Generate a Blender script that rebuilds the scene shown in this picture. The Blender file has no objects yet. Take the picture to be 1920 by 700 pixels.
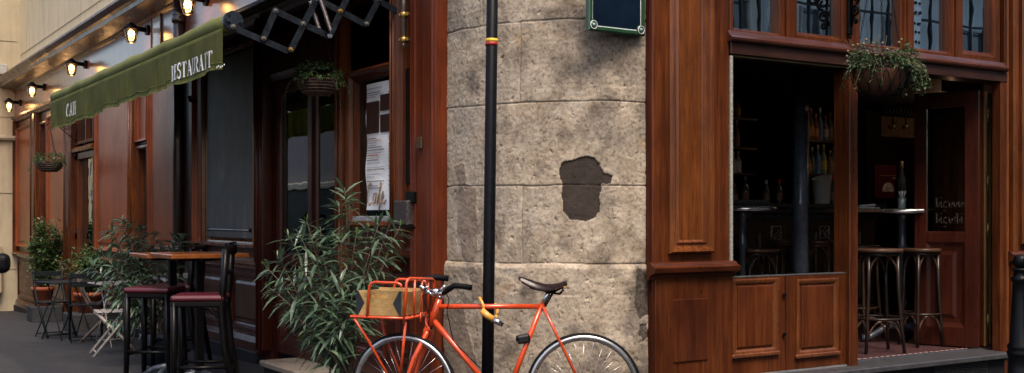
import bpy, bmesh, math, random
from mathutils import Vector, Matrix, noise
random.seed(7)
R = math.radians
PI = math.pi
sc = bpy.context.scene
col = sc.collection

# ------------------------------------------------------------------ camera, sky, sun, exposure
EYE = 1.35
F = 2130.0
cd = bpy.data.cameras.new('camera'); cam = bpy.data.objects.new('camera', cd); col.objects.link(cam)
cam.location = (0, 0, EYE); cam.rotation_euler = (R(90), 0, 0)
cd.sensor_width = 36; cd.lens = 36 * F / 1920; cd.shift_y = 55 / 1920
cd.clip_start = 0.05; cd.clip_end = 2000
sc.camera = cam

SUN_EL, SUN_AZ = R(58), R(162)            # azimuth clockwise from +Y: a veiled sun high behind the camera
w = bpy.data.worlds.new('World'); sc.world = w; w.use_nodes = True
nt = w.node_tree; nt.nodes.clear()
sky = nt.nodes.new('ShaderNodeTexSky'); sky.sky_type = 'NISHITA'; sky.sun_disc = False
sky.sun_elevation = SUN_EL; sky.sun_rotation = SUN_AZ; sky.air_density = 1.0; sky.dust_density = 3.5; sky.ozone_density = 0.6
bg = nt.nodes.new('ShaderNodeBackground'); bg.inputs[1].default_value = 0.13
wo = nt.nodes.new('ShaderNodeOutputWorld')
nt.links.new(sky.outputs[0], bg.inputs[0]); nt.links.new(bg.outputs[0], wo.inputs[0])
sd = bpy.data.lights.new('sun', 'SUN'); sd.energy = 1.4; sd.angle = R(24); sd.color = (1, .93, .82)
so = bpy.data.objects.new('sun', sd); col.objects.link(so)
sdir = Vector((math.sin(SUN_AZ) * math.cos(SUN_EL), math.cos(SUN_AZ) * math.cos(SUN_EL), math.sin(SUN_EL)))
so.rotation_euler = sdir.to_track_quat('Z', 'Y').to_euler(); so.location = (0, 0, 30)

sc.view_settings.view_transform = 'Standard'; sc.view_settings.look = 'None'
sc.view_settings.gamma = 1; sc.view_settings.exposure = 1.2
try:
    sc.view_settings.use_white_balance = True; sc.view_settings.white_balance_temperature = 7000; sc.view_settings.white_balance_tint = 14
except Exception: pass
sc.view_settings.use_curve_mapping = False
try:
    sc.cycles.max_bounces = 7; sc.cycles.diffuse_bounces = 4; sc.cycles.glossy_bounces = 4
    sc.cycles.transparent_max_bounces = 12; sc.cycles.sample_clamp_indirect = 4
    sc.cycles.use_denoising = True; sc.cycles.caustics_reflective = False; sc.cycles.caustics_refractive = False
except Exception: pass

# ------------------------------------------------------------------ frames of the two facades
class Fr:
    """a rotated frame about the camera's foot: x runs along the wall to the right, y into it"""
    def __init__(s, ang, D):
        s.a = ang; s.c = math.cos(ang); s.s = math.sin(ang); s.D = D
        s.M = Matrix.Rotation(ang, 4, 'Z')
    def hit(s, px, py, p=0.0, y=None):
        """point of the plane p metres in front of the wall that lies at a measured place of the photo"""
        t = (px - 960) / F; e = (405 - py) / F
        xl = t * s.c + s.s; yl = -t * s.s + s.c
        k = ((s.D - p) if y is None else y) / yl
        return xl * k, EYE + e * k
    def x(s, px, p=0.0, y=None): return s.hit(px, 405, p, y)[0]
    def z(s, px, py, p=0.0, y=None): return s.hit(px, py, p, y)[1]
    def loc(s, wx, wy): return (wx * s.c + wy * s.s, -wx * s.s + wy * s.c)
ANG = math.atan2(1360, F)
L = Fr(ANG - PI / 2, 3.75)
Rr = Fr(ANG, 5.6)
W = Fr(0.0, 0.0)

def ground(x, y):
    s = -math.sin(ANG) * x + math.cos(ANG) * y
    s = min(max(s - 9.0, 0), 40)
    return -0.034 * s * (s / (s + 0.6)) if s > 0 else 0.0
def ground_at(px, py):
    t = (px - 960) / F; e = (405 - py) / F
    Y = 3.0
    while Y < 60:
        if EYE + e * Y <= ground(t * Y, Y): break
        Y += .01
    return Vector((t * Y, Y, ground(t * Y, Y)))

# ------------------------------------------------------------------ mesh builder
class MB:
    def __init__(s): s.bm = bmesh.new()
    def _xf(s, vs, m):
        if m is not None:
            for v in vs: v.co = m @ v.co
    def box(s, x0, x1, y0, y1, z0, z1, bev=0.0, m=None, seg=1):
        if x0 > x1: x0, x1 = x1, x0
        if y0 > y1: y0, y1 = y1, y0
        if z0 > z1: z0, z1 = z1, z0
        vs = [s.bm.verts.new((x, y, z)) for x in (x0, x1) for y in (y0, y1) for z in (z0, z1)]
        fs = [(0,1,3,2),(4,6,7,5),(0,4,5,1),(2,3,7,6),(0,2,6,4),(1,5,7,3)]
        faces = [s.bm.faces.new([vs[i] for i in f]) for f in fs]
        if bev > 0:
            bev = min(bev, .45 * min(x1 - x0, y1 - y0, z1 - z0))
            es = list({e for f in faces for e in f.edges})
            r = bmesh.ops.bevel(s.bm, geom=es, offset=bev, segments=seg, affect='EDGES', profile=.5)
            if m is not None:
                vv = {v for v in vs if v.is_valid} | {v for f in r['faces'] for v in f.verts}
                for v in vv: v.co = m @ v.co
        else: s._xf(vs, m)
        return s
    def tube(s, pts, r, seg=8, closed=False, caps=True, flat=None):
        pts = [Vector(p) for p in pts]; n = len(pts)
        rad = r if isinstance(r, (list, tuple)) else [r] * n
        rings = []; up = None
        for i, p in enumerate(pts):
            if closed: t = (pts[(i + 1) % n] - pts[i - 1])
            elif i == 0: t = pts[1] - pts[0]
            elif i == n - 1: t = pts[-1] - pts[-2]
            else: t = (pts[i + 1] - pts[i]).normalized() + (pts[i] - pts[i - 1]).normalized()
            if t.length < 1e-9: t = Vector((0, 0, 1))
            t.normalize()
            if up is None:
                up = Vector((0, 0, 1)) if abs(t.z) < .9 else Vector((1, 0, 0))
            b = t.cross(up)
            if b.length < 1e-6: b = t.cross(Vector((1, 0.3, 0)))
            b.normalize(); u = b.cross(t).normalized(); up = u
            ring = []
            for k in range(seg):
                a = 2 * PI * k / seg
                fx, fy = (1, 1) if flat is None else flat
                ring.append(s.bm.verts.new(p + (b * math.cos(a) * fx + u * math.sin(a) * fy) * rad[i]))
            rings.append(ring)
        m = n if closed else n - 1
        for i in range(m):
            A, B = rings[i], rings[(i + 1) % n]
            for k in range(seg):
                f = s.bm.faces.new((A[k], A[(k + 1) % seg], B[(k + 1) % seg], B[k])); f.smooth = True
        if caps and not closed:
            s.bm.faces.new(rings[0][::-1]); s.bm.faces.new(rings[-1])
        return s
    def lathe(s, prof, c=(0, 0, 0), seg=20, m=None, caps=True):
        c = Vector(c); rings = []; allv = []
        for r, z in prof:
            ring = [s.bm.verts.new(c + Vector((r * math.cos(2*PI*k/seg), r * math.sin(2*PI*k/seg), z))) for k in range(seg)]
            rings.append(ring); allv += ring
        for A, B in zip(rings, rings[1:]):
            for k in range(seg):
                f = s.bm.faces.new((A[k], A[(k+1) % seg], B[(k+1) % seg], B[k])); f.smooth = True
        if caps:
            if prof[0][0] > 1e-5: s.bm.faces.new(rings[0][::-1])
            if prof[-1][0] > 1e-5: s.bm.faces.new(rings[-1])
        s._xf(allv, m); return s
    def extr(s, poly, a, b, axis='x', m=None):
        """2-D polygon extruded: axis x -> poly (y,z); axis y -> poly (x,z); axis z -> poly (x,y)"""
        def P(u, v, t): return {'x': (t, u, v), 'y': (u, t, v), 'z': (u, v, t)}[axis]
        A = [s.bm.verts.new(P(u, v, a)) for u, v in poly]; B = [s.bm.verts.new(P(u, v, b)) for u, v in poly]
        n = len(poly)
        for i in range(n): s.bm.faces.new((A[i], A[(i+1) % n], B[(i+1) % n], B[i]))
        s.bm.faces.new(A[::-1]); s.bm.faces.new(B)
        s._xf(A + B, m); return s
    def rectframe(s, x0, x1, z0, z1, prof, fill=True):
        """mitred moulding round a rectangle; prof = [(inset, y)] from the outside in; the last ring is filled"""
        if x0 > x1: x0, x1 = x1, x0
        rings = []
        for i, y in prof:
            rings.append([s.bm.verts.new(q) for q in ((x0+i, y, z0+i), (x1-i, y, z0+i), (x1-i, y, z1-i), (x0+i, y, z1-i))])
        for A, B in zip(rings, rings[1:]):
            for k in range(4): s.bm.faces.new((A[k], A[(k+1) % 4], B[(k+1) % 4], B[k]))
        if fill: s.bm.faces.new(rings[-1])
        return s
    def leaf(s, base, d, length, width, droop=.3, fold=.15, roll=0.0):
        d = Vector(d).normalized(); base = Vector(base)
        side = d.cross(Vector((0, 0, 1)))
        if side.length < .05: side = Vector((1, 0, 0))
        side.normalize(); side = Matrix.Rotation(roll, 3, d) @ side
        nrm = side.cross(d).normalized()
        st = [(0, .12), (.3, .85), (.62, .9), (1, .03)]
        prev = None; p = base.copy(); dd = d.copy(); last = 0
        for t, wd in st:
            p = p + dd * (t - last) * length; last = t
            dd = (dd + Vector((0, 0, -1)) * droop * .55).normalized()
            w_ = side * width * .5 * wd
            row = [s.bm.verts.new(p - w_ + nrm * fold * width * wd), s.bm.verts.new(p), s.bm.verts.new(p + w_ + nrm * fold * width * wd)]
            if prev:
                for k in (0, 1):
                    f = s.bm.faces.new((prev[k], prev[k+1], row[k+1], row[k])); f.smooth = True
            prev = row
    def build(s, name, mat, parent=None, at=(0, 0, 0), fix=True):
        if fix:
            bmesh.ops.recalc_face_normals(s.bm, faces=s.bm.faces[:])
        at = Vector(at)
        if at.length: bmesh.ops.translate(s.bm, verts=s.bm.verts[:], vec=-at)
        me = bpy.data.meshes.new(name); s.bm.to_mesh(me); s.bm.free()
        me.materials.append(mat)
        o = bpy.data.objects.new(name, me); col.objects.link(o)
        if parent is not None: o.parent = parent
        return o

class Thing:
    """an Empty at the base of a thing; parts are written in the coordinates of frame fr and stored relative to it"""
    def __init__(s, name, label, cat, fr=W, at=(0, 0, 0), group=None):
        s.at = Vector(at); s.fr = fr
        o = bpy.data.objects.new(name, None); col.objects.link(o); s.o = o
        o.empty_display_size = .1
        o.matrix_world = fr.M @ Matrix.Translation(s.at)
        o['label'] = label; o['category'] = cat
        if group: o['group'] = group
    def part(s, mb, name, mat, parent=None, label=None):
        o = mb.build(name, mat, parent or s.o, s.at)
        if label: o['label'] = label
        return o
def single(mb, name, mat, label, cat, fr=W, at=(0, 0, 0), group=None, kind=None):
    at = Vector(at)
    o = mb.build(name, mat, None, at)
    o.matrix_world = fr.M @ Matrix.Translation(at)
    if label: o['label'] = label
    if cat: o['category'] = cat
    if group: o['group'] = group
    if kind: o['kind'] = kind
    return o
def kids(o): return [c for c in bpy.data.objects if c.parent == o]
def copy_tree(o, parent=None, label=None):
    c = o.copy(); col.objects.link(c)
    if parent is not None: c.parent = parent
    if label: c['label'] = label
    for ch in kids(o): copy_tree(ch, c)
    return c
def place(o, x, y, z, rz):
    o.matrix_world = Matrix.Translation((x, y, z)) @ Matrix.Rotation(rz, 4, 'Z')

# ------------------------------------------------------------------ materials
def nodes(name):
    m = bpy.data.materials.new(name); m.use_nodes = True
    n = m.node_tree; b = n.nodes['Principled BSDF']
    return m, n, b
def lk(n, a, b): n.links.new(a, b)
def coords(n, scale=(1, 1, 1), kind='Object', rot=(0, 0, 0)):
    tc = n.nodes.new('ShaderNodeTexCoord'); mp = n.nodes.new('ShaderNodeMapping')
    mp.inputs['Scale'].default_value = scale; mp.inputs['Rotation'].default_value = rot
    lk(n, tc.outputs[kind], mp.inputs[0]); return mp.outputs[0]
def noi(n, vec, scale, detail=4, rough=.6, dist=0):
    t = n.nodes.new('ShaderNodeTexNoise'); t.inputs['Scale'].default_value = scale
    t.inputs['Detail'].default_value = detail; t.inputs['Roughness'].default_value = rough
    t.inputs['Distortion'].default_value = dist
    lk(n, vec, t.inputs['Vector']); return t.outputs['Fac']
def ramp(n, fac, stops):
    r = n.nodes.new('ShaderNodeValToRGB'); e = r.color_ramp.elements
    while len(e) < len(stops): e.new(.5)
    for el, (p, c) in zip(e, stops):
        el.position = p; el.color = (*c, 1) if isinstance(c, tuple) else (c, c, c, 1)
    lk(n, fac, r.inputs[0]); return r.outputs[0]
def mix(n, fac, a, b, mode='MIX'):
    m = n.nodes.new('ShaderNodeMix'); m.data_type = 'RGBA'; m.blend_type = mode
    for v, i in ((fac, 0), (a, 6), (b, 7)):
        if isinstance(v, bpy.types.NodeSocket): lk(n, v, m.inputs[i])
        elif i == 0: m.inputs[0].default_value = v
        else: m.inputs[i].default_value = (*v, 1)
    return m.outputs[2]
def bump(n, b, h, strength=.3, dist=.01):
    bp = n.nodes.new('ShaderNodeBump'); bp.inputs['Strength'].default_value = strength; bp.inputs['Distance'].default_value = dist
    lk(n, h, bp.inputs['Height']); lk(n, bp.outputs[0], b.inputs['Normal'])

def wood(name, c0, c1, rough=.3, axis='z', coat=.25, bmp=.12, worn=.25, fine=1.0, spec=.2):
    m, n, b = nodes(name)
    sc_ = {'z': (26, 26, 1.3), 'x': (1.3, 26, 26), 'y': (26, 1.3, 26)}[axis]
    sc_ = tuple(q * fine for q in sc_)
    v = coords(n, sc_)
    g = noi(n, v, 1.0, 6, .65, .6)
    g2 = noi(n, coords(n, tuple(q * 5 for q in sc_)), 1.0, 3, .6)
    big = noi(n, coords(n, (1.1, 1.1, .8)), 1.6, 4, .6)
    c = ramp(n, g, [(.28, c0), (.72, c1)])
    c = mix(n, ramp(n, g2, [(.42, 0.0), (.7, .45)]), c, tuple(q * .35 for q in c0))
    c = mix(n, ramp(n, big, [(.38, 0.0), (.68, .75)]), c, tuple(q * .6 for q in c0))
    sp = noi(n, coords(n), 38, 5, .75)
    c = mix(n, ramp(n, sp, [(.66, 0.0), (.76, worn)]), c, (.42, .2, .1))
    lk(n, c, b.inputs['Base Color'])
    rg = noi(n, coords(n, (3, 3, 1.2)), 2.2, 5, .6)
    rr = n.nodes.new('ShaderNodeMapRange'); lk(n, rg, rr.inputs[0])
    rr.inputs[1].default_value = .3; rr.inputs[2].default_value = .75
    rr.inputs[3].default_value = rough * (.75 if bmp else .95); rr.inputs[4].default_value = rough * (1.5 if bmp else 1.15)
    lk(n, rr.outputs[0], b.inputs['Roughness'])
    b.inputs['Coat Weight'].default_value = coat; b.inputs['Coat Roughness'].default_value = .16; b.inputs['Specular IOR Level'].default_value = spec
    hh = mix(n, .35, g, rg)
    if bmp: bump(n, b, hh, bmp, .006)
    return m
def plain(name, c, rough=.5, metal=0.0, var=.25, scale=14, bmp=0.0, coat=0.0, spots=None):
    m, n, b = nodes(name)
    f = noi(n, coords(n), scale, 5, .65)
    cc = mix(n, ramp(n, f, [(.3, 0.0), (.7, 1.0)]), tuple(q * (1 - var) for q in c), tuple(min(q * (1 + var), 1) for q in c))
    if spots:
        f2 = noi(n, coords(n), spots[1], 6, .75)
        cc = mix(n, ramp(n, f2, [(spots[2], 0.0), (spots[2] + .06, spots[3])]), cc, spots[0])
    lk(n, cc, b.inputs['Base Color']); b.inputs['Metallic'].default_value = metal
    rr = n.nodes.new('ShaderNodeMapRange'); lk(n, f, rr.inputs[0]); rr.inputs[3].default_value = rough * .7; rr.inputs[4].default_value = min(rough * 1.3, 1)
    lk(n, rr.outputs[0], b.inputs['Roughness'])
    b.inputs['Coat Weight'].default_value = coat
    if max(c) < .05 and not coat > .25: b.inputs['Specular IOR Level'].default_value = .12; b.inputs['Coat Weight'].default_value = coat * .25
    if bmp: bump(n, b, noi(n, coords(n), scale * 4, 5, .7), bmp, .004)
    return m
def glass(name, refl=.12, tint=(.75, .82, .8), rough=.0, wav=.012):
    """a pane: mirror reflection over clear transmission, slightly wavy like old glass"""
    m = bpy.data.materials.new(name); m.use_nodes = True; n = m.node_tree; n.nodes.clear()
    o = n.nodes.new('ShaderNodeOutputMaterial'); tr = n.nodes.new('ShaderNodeBsdfTransparent'); gl = n.nodes.new('ShaderNodeBsdfGlossy')
    tr.inputs[0].default_value = (*tint, 1); gl.inputs['Roughness'].default_value = rough; gl.inputs[0].default_value = (.82, .92, .97, 1)
    fr = n.nodes.new('ShaderNodeFresnel'); fr.inputs[0].default_value = 1.6
    ad = n.nodes.new('ShaderNodeMath'); ad.operation = 'ADD'; ad.use_clamp = True; ad.inputs[1].default_value = refl
    lk(n, fr.outputs[0], ad.inputs[0])
    mx = n.nodes.new('ShaderNodeMixShader'); lk(n, ad.outputs[0], mx.inputs[0]); lk(n, tr.outputs[0], mx.inputs[1]); lk(n, gl.outputs[0], mx.inputs[2])
    lk(n, mx.outputs[0], o.inputs[0])
    f = noi(n, coords(n), 2.2, 2, .5)
    bp = n.nodes.new('ShaderNodeBump'); bp.inputs['Strength'].default_value = 1; bp.inputs['Distance'].default_value = wav
    lk(n, f, bp.inputs['Height']); lk(n, bp.outputs[0], gl.inputs['Normal'])
    return m
def emis(name, c, s):
    m, n, b = nodes(name); b.inputs['Base Color'].default_value = (0, 0, 0, 1)
    b.inputs['Emission Color'].default_value = (*c, 1); b.inputs['Emission Strength'].default_value = s; return m
def leafmat(name, c0, c1, rough=.42, dead=None):
    m, n, b = nodes(name)
    f = noi(n, coords(n), 9, 3, .6); f2 = noi(n, coords(n), 70, 2, .5)
    c = ramp(n, mix(n, .35, f, f2), [(.33, c0), (.60, c1), (.78, (c1[0] * 2.2, c1[1] * 1.45, c1[2] * .8))])
    lk(n, c, b.inputs['Base Color']); b.inputs['Roughness'].default_value = rough
    b.inputs['Subsurface Weight'].default_value = 0
    tl = n.nodes.new('ShaderNodeBsdfTranslucent'); lk(n, c, tl.inputs[0])
    mx = n.nodes.new('ShaderNodeMixShader'); mx.inputs[0].default_value = .22
    out = [q for q in n.nodes if q.type == 'OUTPUT_MATERIAL'][0]
    lk(n, b.outputs[0], mx.inputs[1]); lk(n, tl.outputs[0], mx.inputs[2]); lk(n, mx.outputs[0], out.inputs[0])
    return m

WV = wood('varnished_wood', (.045, .010, .004), (.18, .050, .014), .33, bmp=.08, worn=.4, coat=.06)
WH = wood('varnished_wood_horizontal', (.042, .009, .004), (.155, .040, .012), .34, axis='x', bmp=.08, coat=.06)
WM = wood('moulding_wood', (.085, .022, .006), (.27, .082, .021), .24, bmp=.06, coat=.4)
WP = wood('panel_wood', (.20, .042, .012), (.38, .09, .025), .36, worn=.03, bmp=0, coat=.12)
WD = wood('dark_and_shaded_varnished_wood', (.035, .007, .004), (.085, .018, .008), .32, bmp=.04, coat=.12)  # dark wood whose tone also holds the awning's shade over the near bay
WDH = wood('dark_and_shaded_varnished_wood_horizontal', (.035, .007, .004), (.085, .018, .008), .3, axis='x', bmp=.04, coat=.15)  # same wood with horizontal grain, near bay shade held in the tone too
WF = wood('fascia_wood', (.14, .05, .035), (.22, .09, .065), .32, axis='x', coat=1.0, bmp=0, worn=.03)
WG = wood('golden_edge_wood', (.3, .13, .04), (.5, .25, .09), .35)
GR = plain('dark_metal', (.006, .007, .009), .4, .6, .3, 20)
BLK = plain('black_paint', (.003, .003, .0035), .45, 0, .4, 24, .1)
# ------------------------------------------------------------------ ground
def asphalt(name, c, sp=.35, stain=.5):
    m, n, b = nodes(name)
    v = coords(n)
    g = noi(n, v, 160, 4, .8); med = noi(n, v, 5, 6, .65); bigf = noi(n, v, .8, 4, .6)
    cc = mix(n, ramp(n, g, [(.35, 0.0), (.68, 1.0)]), tuple(q * .55 for q in c), tuple(q * 1.6 for q in c))
    cc = mix(n, ramp(n, med, [(.42, 0.0), (.56, stain + .35)]), cc, tuple(q * .45 for q in c))
    cc = mix(n, ramp(n, bigf, [(.4, 0.0), (.7, .4)]), cc, tuple(q * 1.7 for q in c))
    crk = noi(n, coords(n), 1.7, 5, .55, 1.2)
    cc = mix(n, ramp(n, crk, [(.485, 0.0), (.497, .8), (.509, 0.0)]), cc, tuple(q * .3 for q in c))
    dots = noi(n, v, 23, 2, .5)
    cc = mix(n, ramp(n, dots, [(.69, 0.0), (.72, .6)]), cc, (.11, .11, .105))
    lk(n, cc, b.inputs['Base Color']); b.inputs['Roughness'].default_value = .72
    bump(n, b, mix(n, .4, g, med), sp, .006); return m
ASP = asphalt('sidewalk_asphalt', (.016, .0165, .019))
ASD = asphalt('dark_asphalt', (.011, .012, .015), .3)
KER = asphalt('kerb_granite', (.020, .020, .021), .25)

def sheet(name, xs, ys, mat, dz=0.0):
    bm = bmesh.new(); g = [[bm.verts.new((x, y, ground(x, y) + dz)) for x in xs] for y in ys]
    for j in range(len(ys) - 1):
        for i in range(len(xs) - 1):
            f = bm.faces.new((g[j][i], g[j][i+1], g[j+1][i+1], g[j+1][i])); f.smooth = True
    me = bpy.data.meshes.new(name); bm.to_mesh(me); bm.free(); me.materials.append(mat)
    o = bpy.data.objects.new(name, me); col.objects.link(o); o['kind'] = 'structure'; return o
xs = [-400, -150, -70, -45, -35] + [-30 + i * .5 for i in range(90)] + [16, 20, 30, 60, 150, 400]
ys = [-400, -150, -60, -30, -15, -8, -4] + [-2 + i * .5 for i in range(90)] + [45, 60, 100, 200, 400]
sheet('ground', xs, ys, ASP)

def strip(name, left, right, mat, dz):
    bm = bmesh.new()
    def sub(pts):
        out = []
        for a, b in zip(pts, pts[1:]):
            for k in range(8):
                out.append(a.lerp(b, k / 8))
        return out + [pts[-1]]
    A, B = sub(left), sub(right)
    N = 6; rows = []
    for a, b in zip(A, B):
        row = []
        for k in range(N + 1):
            p = a.lerp(b, k / N); row.append(bm.verts.new((p.x, p.y, ground(p.x, p.y) + dz)))
        rows.append(row)
    for r0, r1 in zip(rows, rows[1:]):
        for k in range(N): bm.faces.new((r0[k], r0[k+1], r1[k+1], r1[k]))
    me = bpy.data.meshes.new(name); bm.to_mesh(me); bm.free(); me.materials.append(mat)
    o = bpy.data.objects.new(name, me); col.objects.link(o); o['kind'] = 'structure'
gp = ground_at
far_d = Vector((-math.sin(ANG), math.cos(ANG), 0))
up_e = [gp(-120, 606) , gp(0, 628), gp(20, 635), gp(69, 658), gp(105, 678), gp(125, 700)]
lo_e = [gp(-120, 640), gp(0, 664), gp(20, 677), gp(45, 694), gp(60, 707), gp(70, 722)]
up_e += [gp(140, 740), gp(150, 800)]; lo_e += [gp(80, 750), gp(70, 810)]
up_e.insert(0, up_e[0] + far_d * 30); lo_e.insert(0, lo_e[0] + far_d * 30)
strip('asphalt_strip', up_e, lo_e, ASD, .004)
k_in = [p + Vector((-.0, 0, 0)) for p in lo_e]
k_out = [p + Vector((-.84, -.54, 0)) * 1.0 for p in lo_e]
strip('kerb', k_in, k_out, KER, .008)
rd_out = [p + Vector((-.84, -.54, 0)) * 5 for p in lo_e]
strip('road', k_out, rd_out, ASD, .004)

# ------------------------------------------------------------------ rendered walls
def stucco(name, c, joints=True, dirt=.4):
    m, n, b = nodes(name)
    v = coords(n)
    f = noi(n, v, 2.2, 6, .65); g = noi(n, v, 50, 5, .7)
    cc = mix(n, ramp(n, f, [(.35, 0.0), (.72, dirt)]), c, tuple(q * .62 for q in c))
    st = noi(n, coords(n, (4, 4, .35)), 2, 5, .6)
    cc = mix(n, ramp(n, st, [(.45, 0.0), (.75, .45)]), cc, (.2, .17, .12))
    lk(n, cc, b.inputs['Base Color']); b.inputs['Roughness'].default_value = .85
    bump(n, b, g, .25, .006); return m
CRM = stucco('cream_render', (.60, .50, .335), dirt=.3)
CRO = stucco('opposite_cream_render', (.66, .58, .44), dirt=.3)
DKS = plain('dark_stone', (.014, .015, .018), .6, 0, .4, 9, .3)
STP = plain('step_stone', (.2, .17, .14), .6, 0, .35, 8, .3, spots=((.04, .04, .04), 20, .62, .7))
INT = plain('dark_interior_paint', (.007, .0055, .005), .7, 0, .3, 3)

HB = 13.5     # eaves height of the corner building
def zL(px, py, p=0): return L.z(px, py, p)
xe = L.x(30)                       # far end of the left shopfront
xc = L.x(838)                      # where the left shopfront meets the stone
T = Thing('corner_building', 'cream rendered upper floors of the corner building above the wooden shopfronts', 'building', L, (0, L.D + .2, 0))
zs = 3.95
mb = MB().box(xe - .02, xc - .12, L.D + .06, L.D + .5, zs, HB)
T.part(mb, 'wall', CRM)
mb = MB()      # block joints are slim dark mortar strips, string course below
for k in range(5):
    z = zs + .5 + k * 1.9
    mb.box(xe, xc - .2, L.D + .052, L.D + .07, z, z + .012)
for k in range(0):
    x = xe + 1.2 + k * 1.45
    for j in range(9):
        xx = x + (.7 if j % 2 else 0); z = zs + .28 + j * .62
        if xx < xc - .3: mb.box(xx, xx + .012, L.D + .053, L.D + .07, z, z + .62)
T.part(mb, 'block_joint', plain('block_joint_mortar', (.36, .29, .2), .9))
prof = [(L.D + .06, 3.93), (L.D - .02, 3.94), (L.D - .05, 3.99), (L.D - .06, 4.05), (L.D - .11, 4.08), (L.D - .13, 4.15), (L.D + .06, 4.19)]
T.part(MB().extr(prof, xe + .05, xc - .1), 'string_course', stucco('string_course_render', (.5, .4, .26), dirt=.6))
# roof slab and rear masses so the building closes and shades the street
cx, cy = L.loc(.147, 6.74)
T.part(MB().box(xe - .02, xc - .12, L.D + .5, L.D + 7, zs, HB), 'rear_block', CRM)
T.part(MB().box(xe - .1, xc - .05, L.D - .12, L.D + 7.1, HB, HB + .25, .03), 'eaves', CRM)
# right wing (written in the left frame through a rotation of the right frame)
Tr = Thing('corner_building', 'upper floor of the wing above the bar front with the tall transom windows', 'building', Rr, (4.4, Rr.D + .3, 0))
Tr.part(MB().box(Rr.x(1225), 13.5, Rr.D + .02, Rr.D + .4, 3.62, HB), 'wall', CRM)
Tr.part(MB().box(Rr.x(1225) + .05, 13.5, Rr.D + .4, Rr.D + 5.5, 3.62, HB), 'rear_block', CRM)
Tr.part(MB().box(9.2, 13.5, Rr.D + .1, Rr.D + .3, -.02, 3.62), 'ground_floor_wall', CRM)
Tr.part(MB().box(Rr.x(1225), 13.6, Rr.D - .1, Rr.D + 6, HB, HB + .25, .03), 'eaves', CRM)

# neighbour at the far end of the left street, its side face turned to us
xn = L.x(33)
N = Thing('cream_building', 'cream neighbouring house whose side wall closes the far end of the wooden shopfront', 'building', L, (xn - 2, L.D - 1, -.6))
N.part(MB().box(xn - 9, xn - .02, L.D - 1.3, L.D + 6, -1.2, 12, .01), 'wall', stucco('neighbour_cream_render', (.44, .365, .245), dirt=.5))
mb = MB()
for k in range(6): mb.box(xn - .021, xn - .012, L.D - 1.31, L.D - .01, .32 + k * 1.46, .33 + k * 1.46)
N.part(mb, 'course_joint', plain('neighbour_joint_mortar', (.16, .13, .09), .9))
prof = [(xn - .03, 2.78), (xn + .05, 2.8), (xn + .07, 2.84), (xn + .05, 2.88), (xn - .03, 2.9)]
mb = MB(); mb.extr([(a, b) for a, b in prof], L.D - 1.31, L.D - .02, 'y'); N.part(mb, 'band_moulding', plain('band_moulding_stone', (.3, .25, .18), .8))
N.part(MB().box(xn - .01, xn + .16, L.D - .62, L.D - .3, -.12, .78, .015), 'meter_cabinet', stucco('cabinet_cream_paint', (.36, .30, .2), dirt=.5))
mb = MB()
for dx in (-.52, -.4): mb.tube([(xn + .09, L.D + dx, -.62), (xn + .09, L.D + dx, -.12)], .032, 10)
N.part(mb, 'inlet_pipe', plain('pipe_black_paint', (.03, .03, .03), .5))
zj = L.z(17, 145)
N.part(MB().box(xn, xn + .12, L.D - .42, L.D - .2, zj - .08, zj + .12, .01), 'junction_box', plain('grey_plastic_box', (.35, .34, .3), .6))
N.part(MB().tube([(xn + .03, L.D - .3, zj), (xn + .03, L.D - .66, zj), (xn + .03, L.D - .7, zj - .12), (xn + .03, L.D - .7, .2), (xn + .03, L.D - .6, .1), (xn + .03, L.D - .45, 0.0)], .014, 8), 'conduit', plain('conduit_cream_paint', (.45, .36, .24), .6))

# ------------------------------------------------------------------ opposite houses (seen in the panes, they bounce the light)
def opposite(fr, y, x0, x1, h, base, label, shop, bal=True, seed=1, wall=None):
    random.seed(seed)
    T = Thing('opposite_building', label, 'building', fr, ((x0 + x1) / 2, y, base))
    T.part(MB().box(x0, x1, y - 5, y, base, h), 'wall', wall or CRO)
    sh = MB(); wn = MB(); fr_ = MB(); rl = MB(); st = MB()
    sh.box(x0 + .1, x1 - .1, y, y + .12, base, shop)
    n = int((x1 - x0) / 2.4)
    for k in range(n):
        xc_ = x0 + (k + .5) * (x1 - x0) / n
        sh.box(xc_ - .8, xc_ + .8, y + .1, y + .16, base + .7, shop - .6, .02)
        z = shop + .7
        while z + 1.8 < h:
            wn.box(xc_ - .5, xc_ + .5, y, y + .02, z, z + 1.75)
            for q in (-.52, -.02, .48): fr_.box(xc_ + q, xc_ + q + .05, y, y + .06, z, z + 1.75)
            for q in (0, .55, 1.1, 1.7): fr_.box(xc_ - .52, xc_ + .53, y, y + .055, z + q, z + q + .045)
            if bal:
                for q in range(13): rl.tube([(xc_ - .7 + q * .117, y + .28, z - .05), (xc_ - .7 + q * .117, y + .28, z + .8)], .013, 5)
                for q in (0, .25, .85): rl.box(xc_ - .72, xc_ + .72, y + .265, y + .295, z - .06 + q, z - .03 + q)
                for q in (-.72, .7): rl.box(xc_ + q, xc_ + q + .02, y, y + .29, z + .77, z + .8)
                st.box(xc_ - .75, xc_ + .75, y, y + .32, z - .14, z - .06, .02)
            z += 2.9
    st.box(x0, x1, y, y + .25, shop, shop + .2, .03)
    T.part(sh, 'shopfront', plain('opposite_dark_green_paint', (.012, .016, .017), .4, 0, .3, 4))
    T.part(wn, 'window', plain('opposite_pane', (.05, .07, .08), .08, 0, .3, 2))
    T.part(fr_, 'window_frame', plain('opposite_grey_paint', (.3, .34, .35), .5))
    T.part(rl, 'railing', BLK); T.part(st, 'ledge', CRO)
opposite(Rr, -4.4, 1.5, 40, 12.5, -.05, 'pale house with black iron balconies across the street from the bar front', 3.0, seed=3, wall=stucco('opposite_blue_grey_paint', (.62, .72, .75), dirt=.3))
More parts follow.
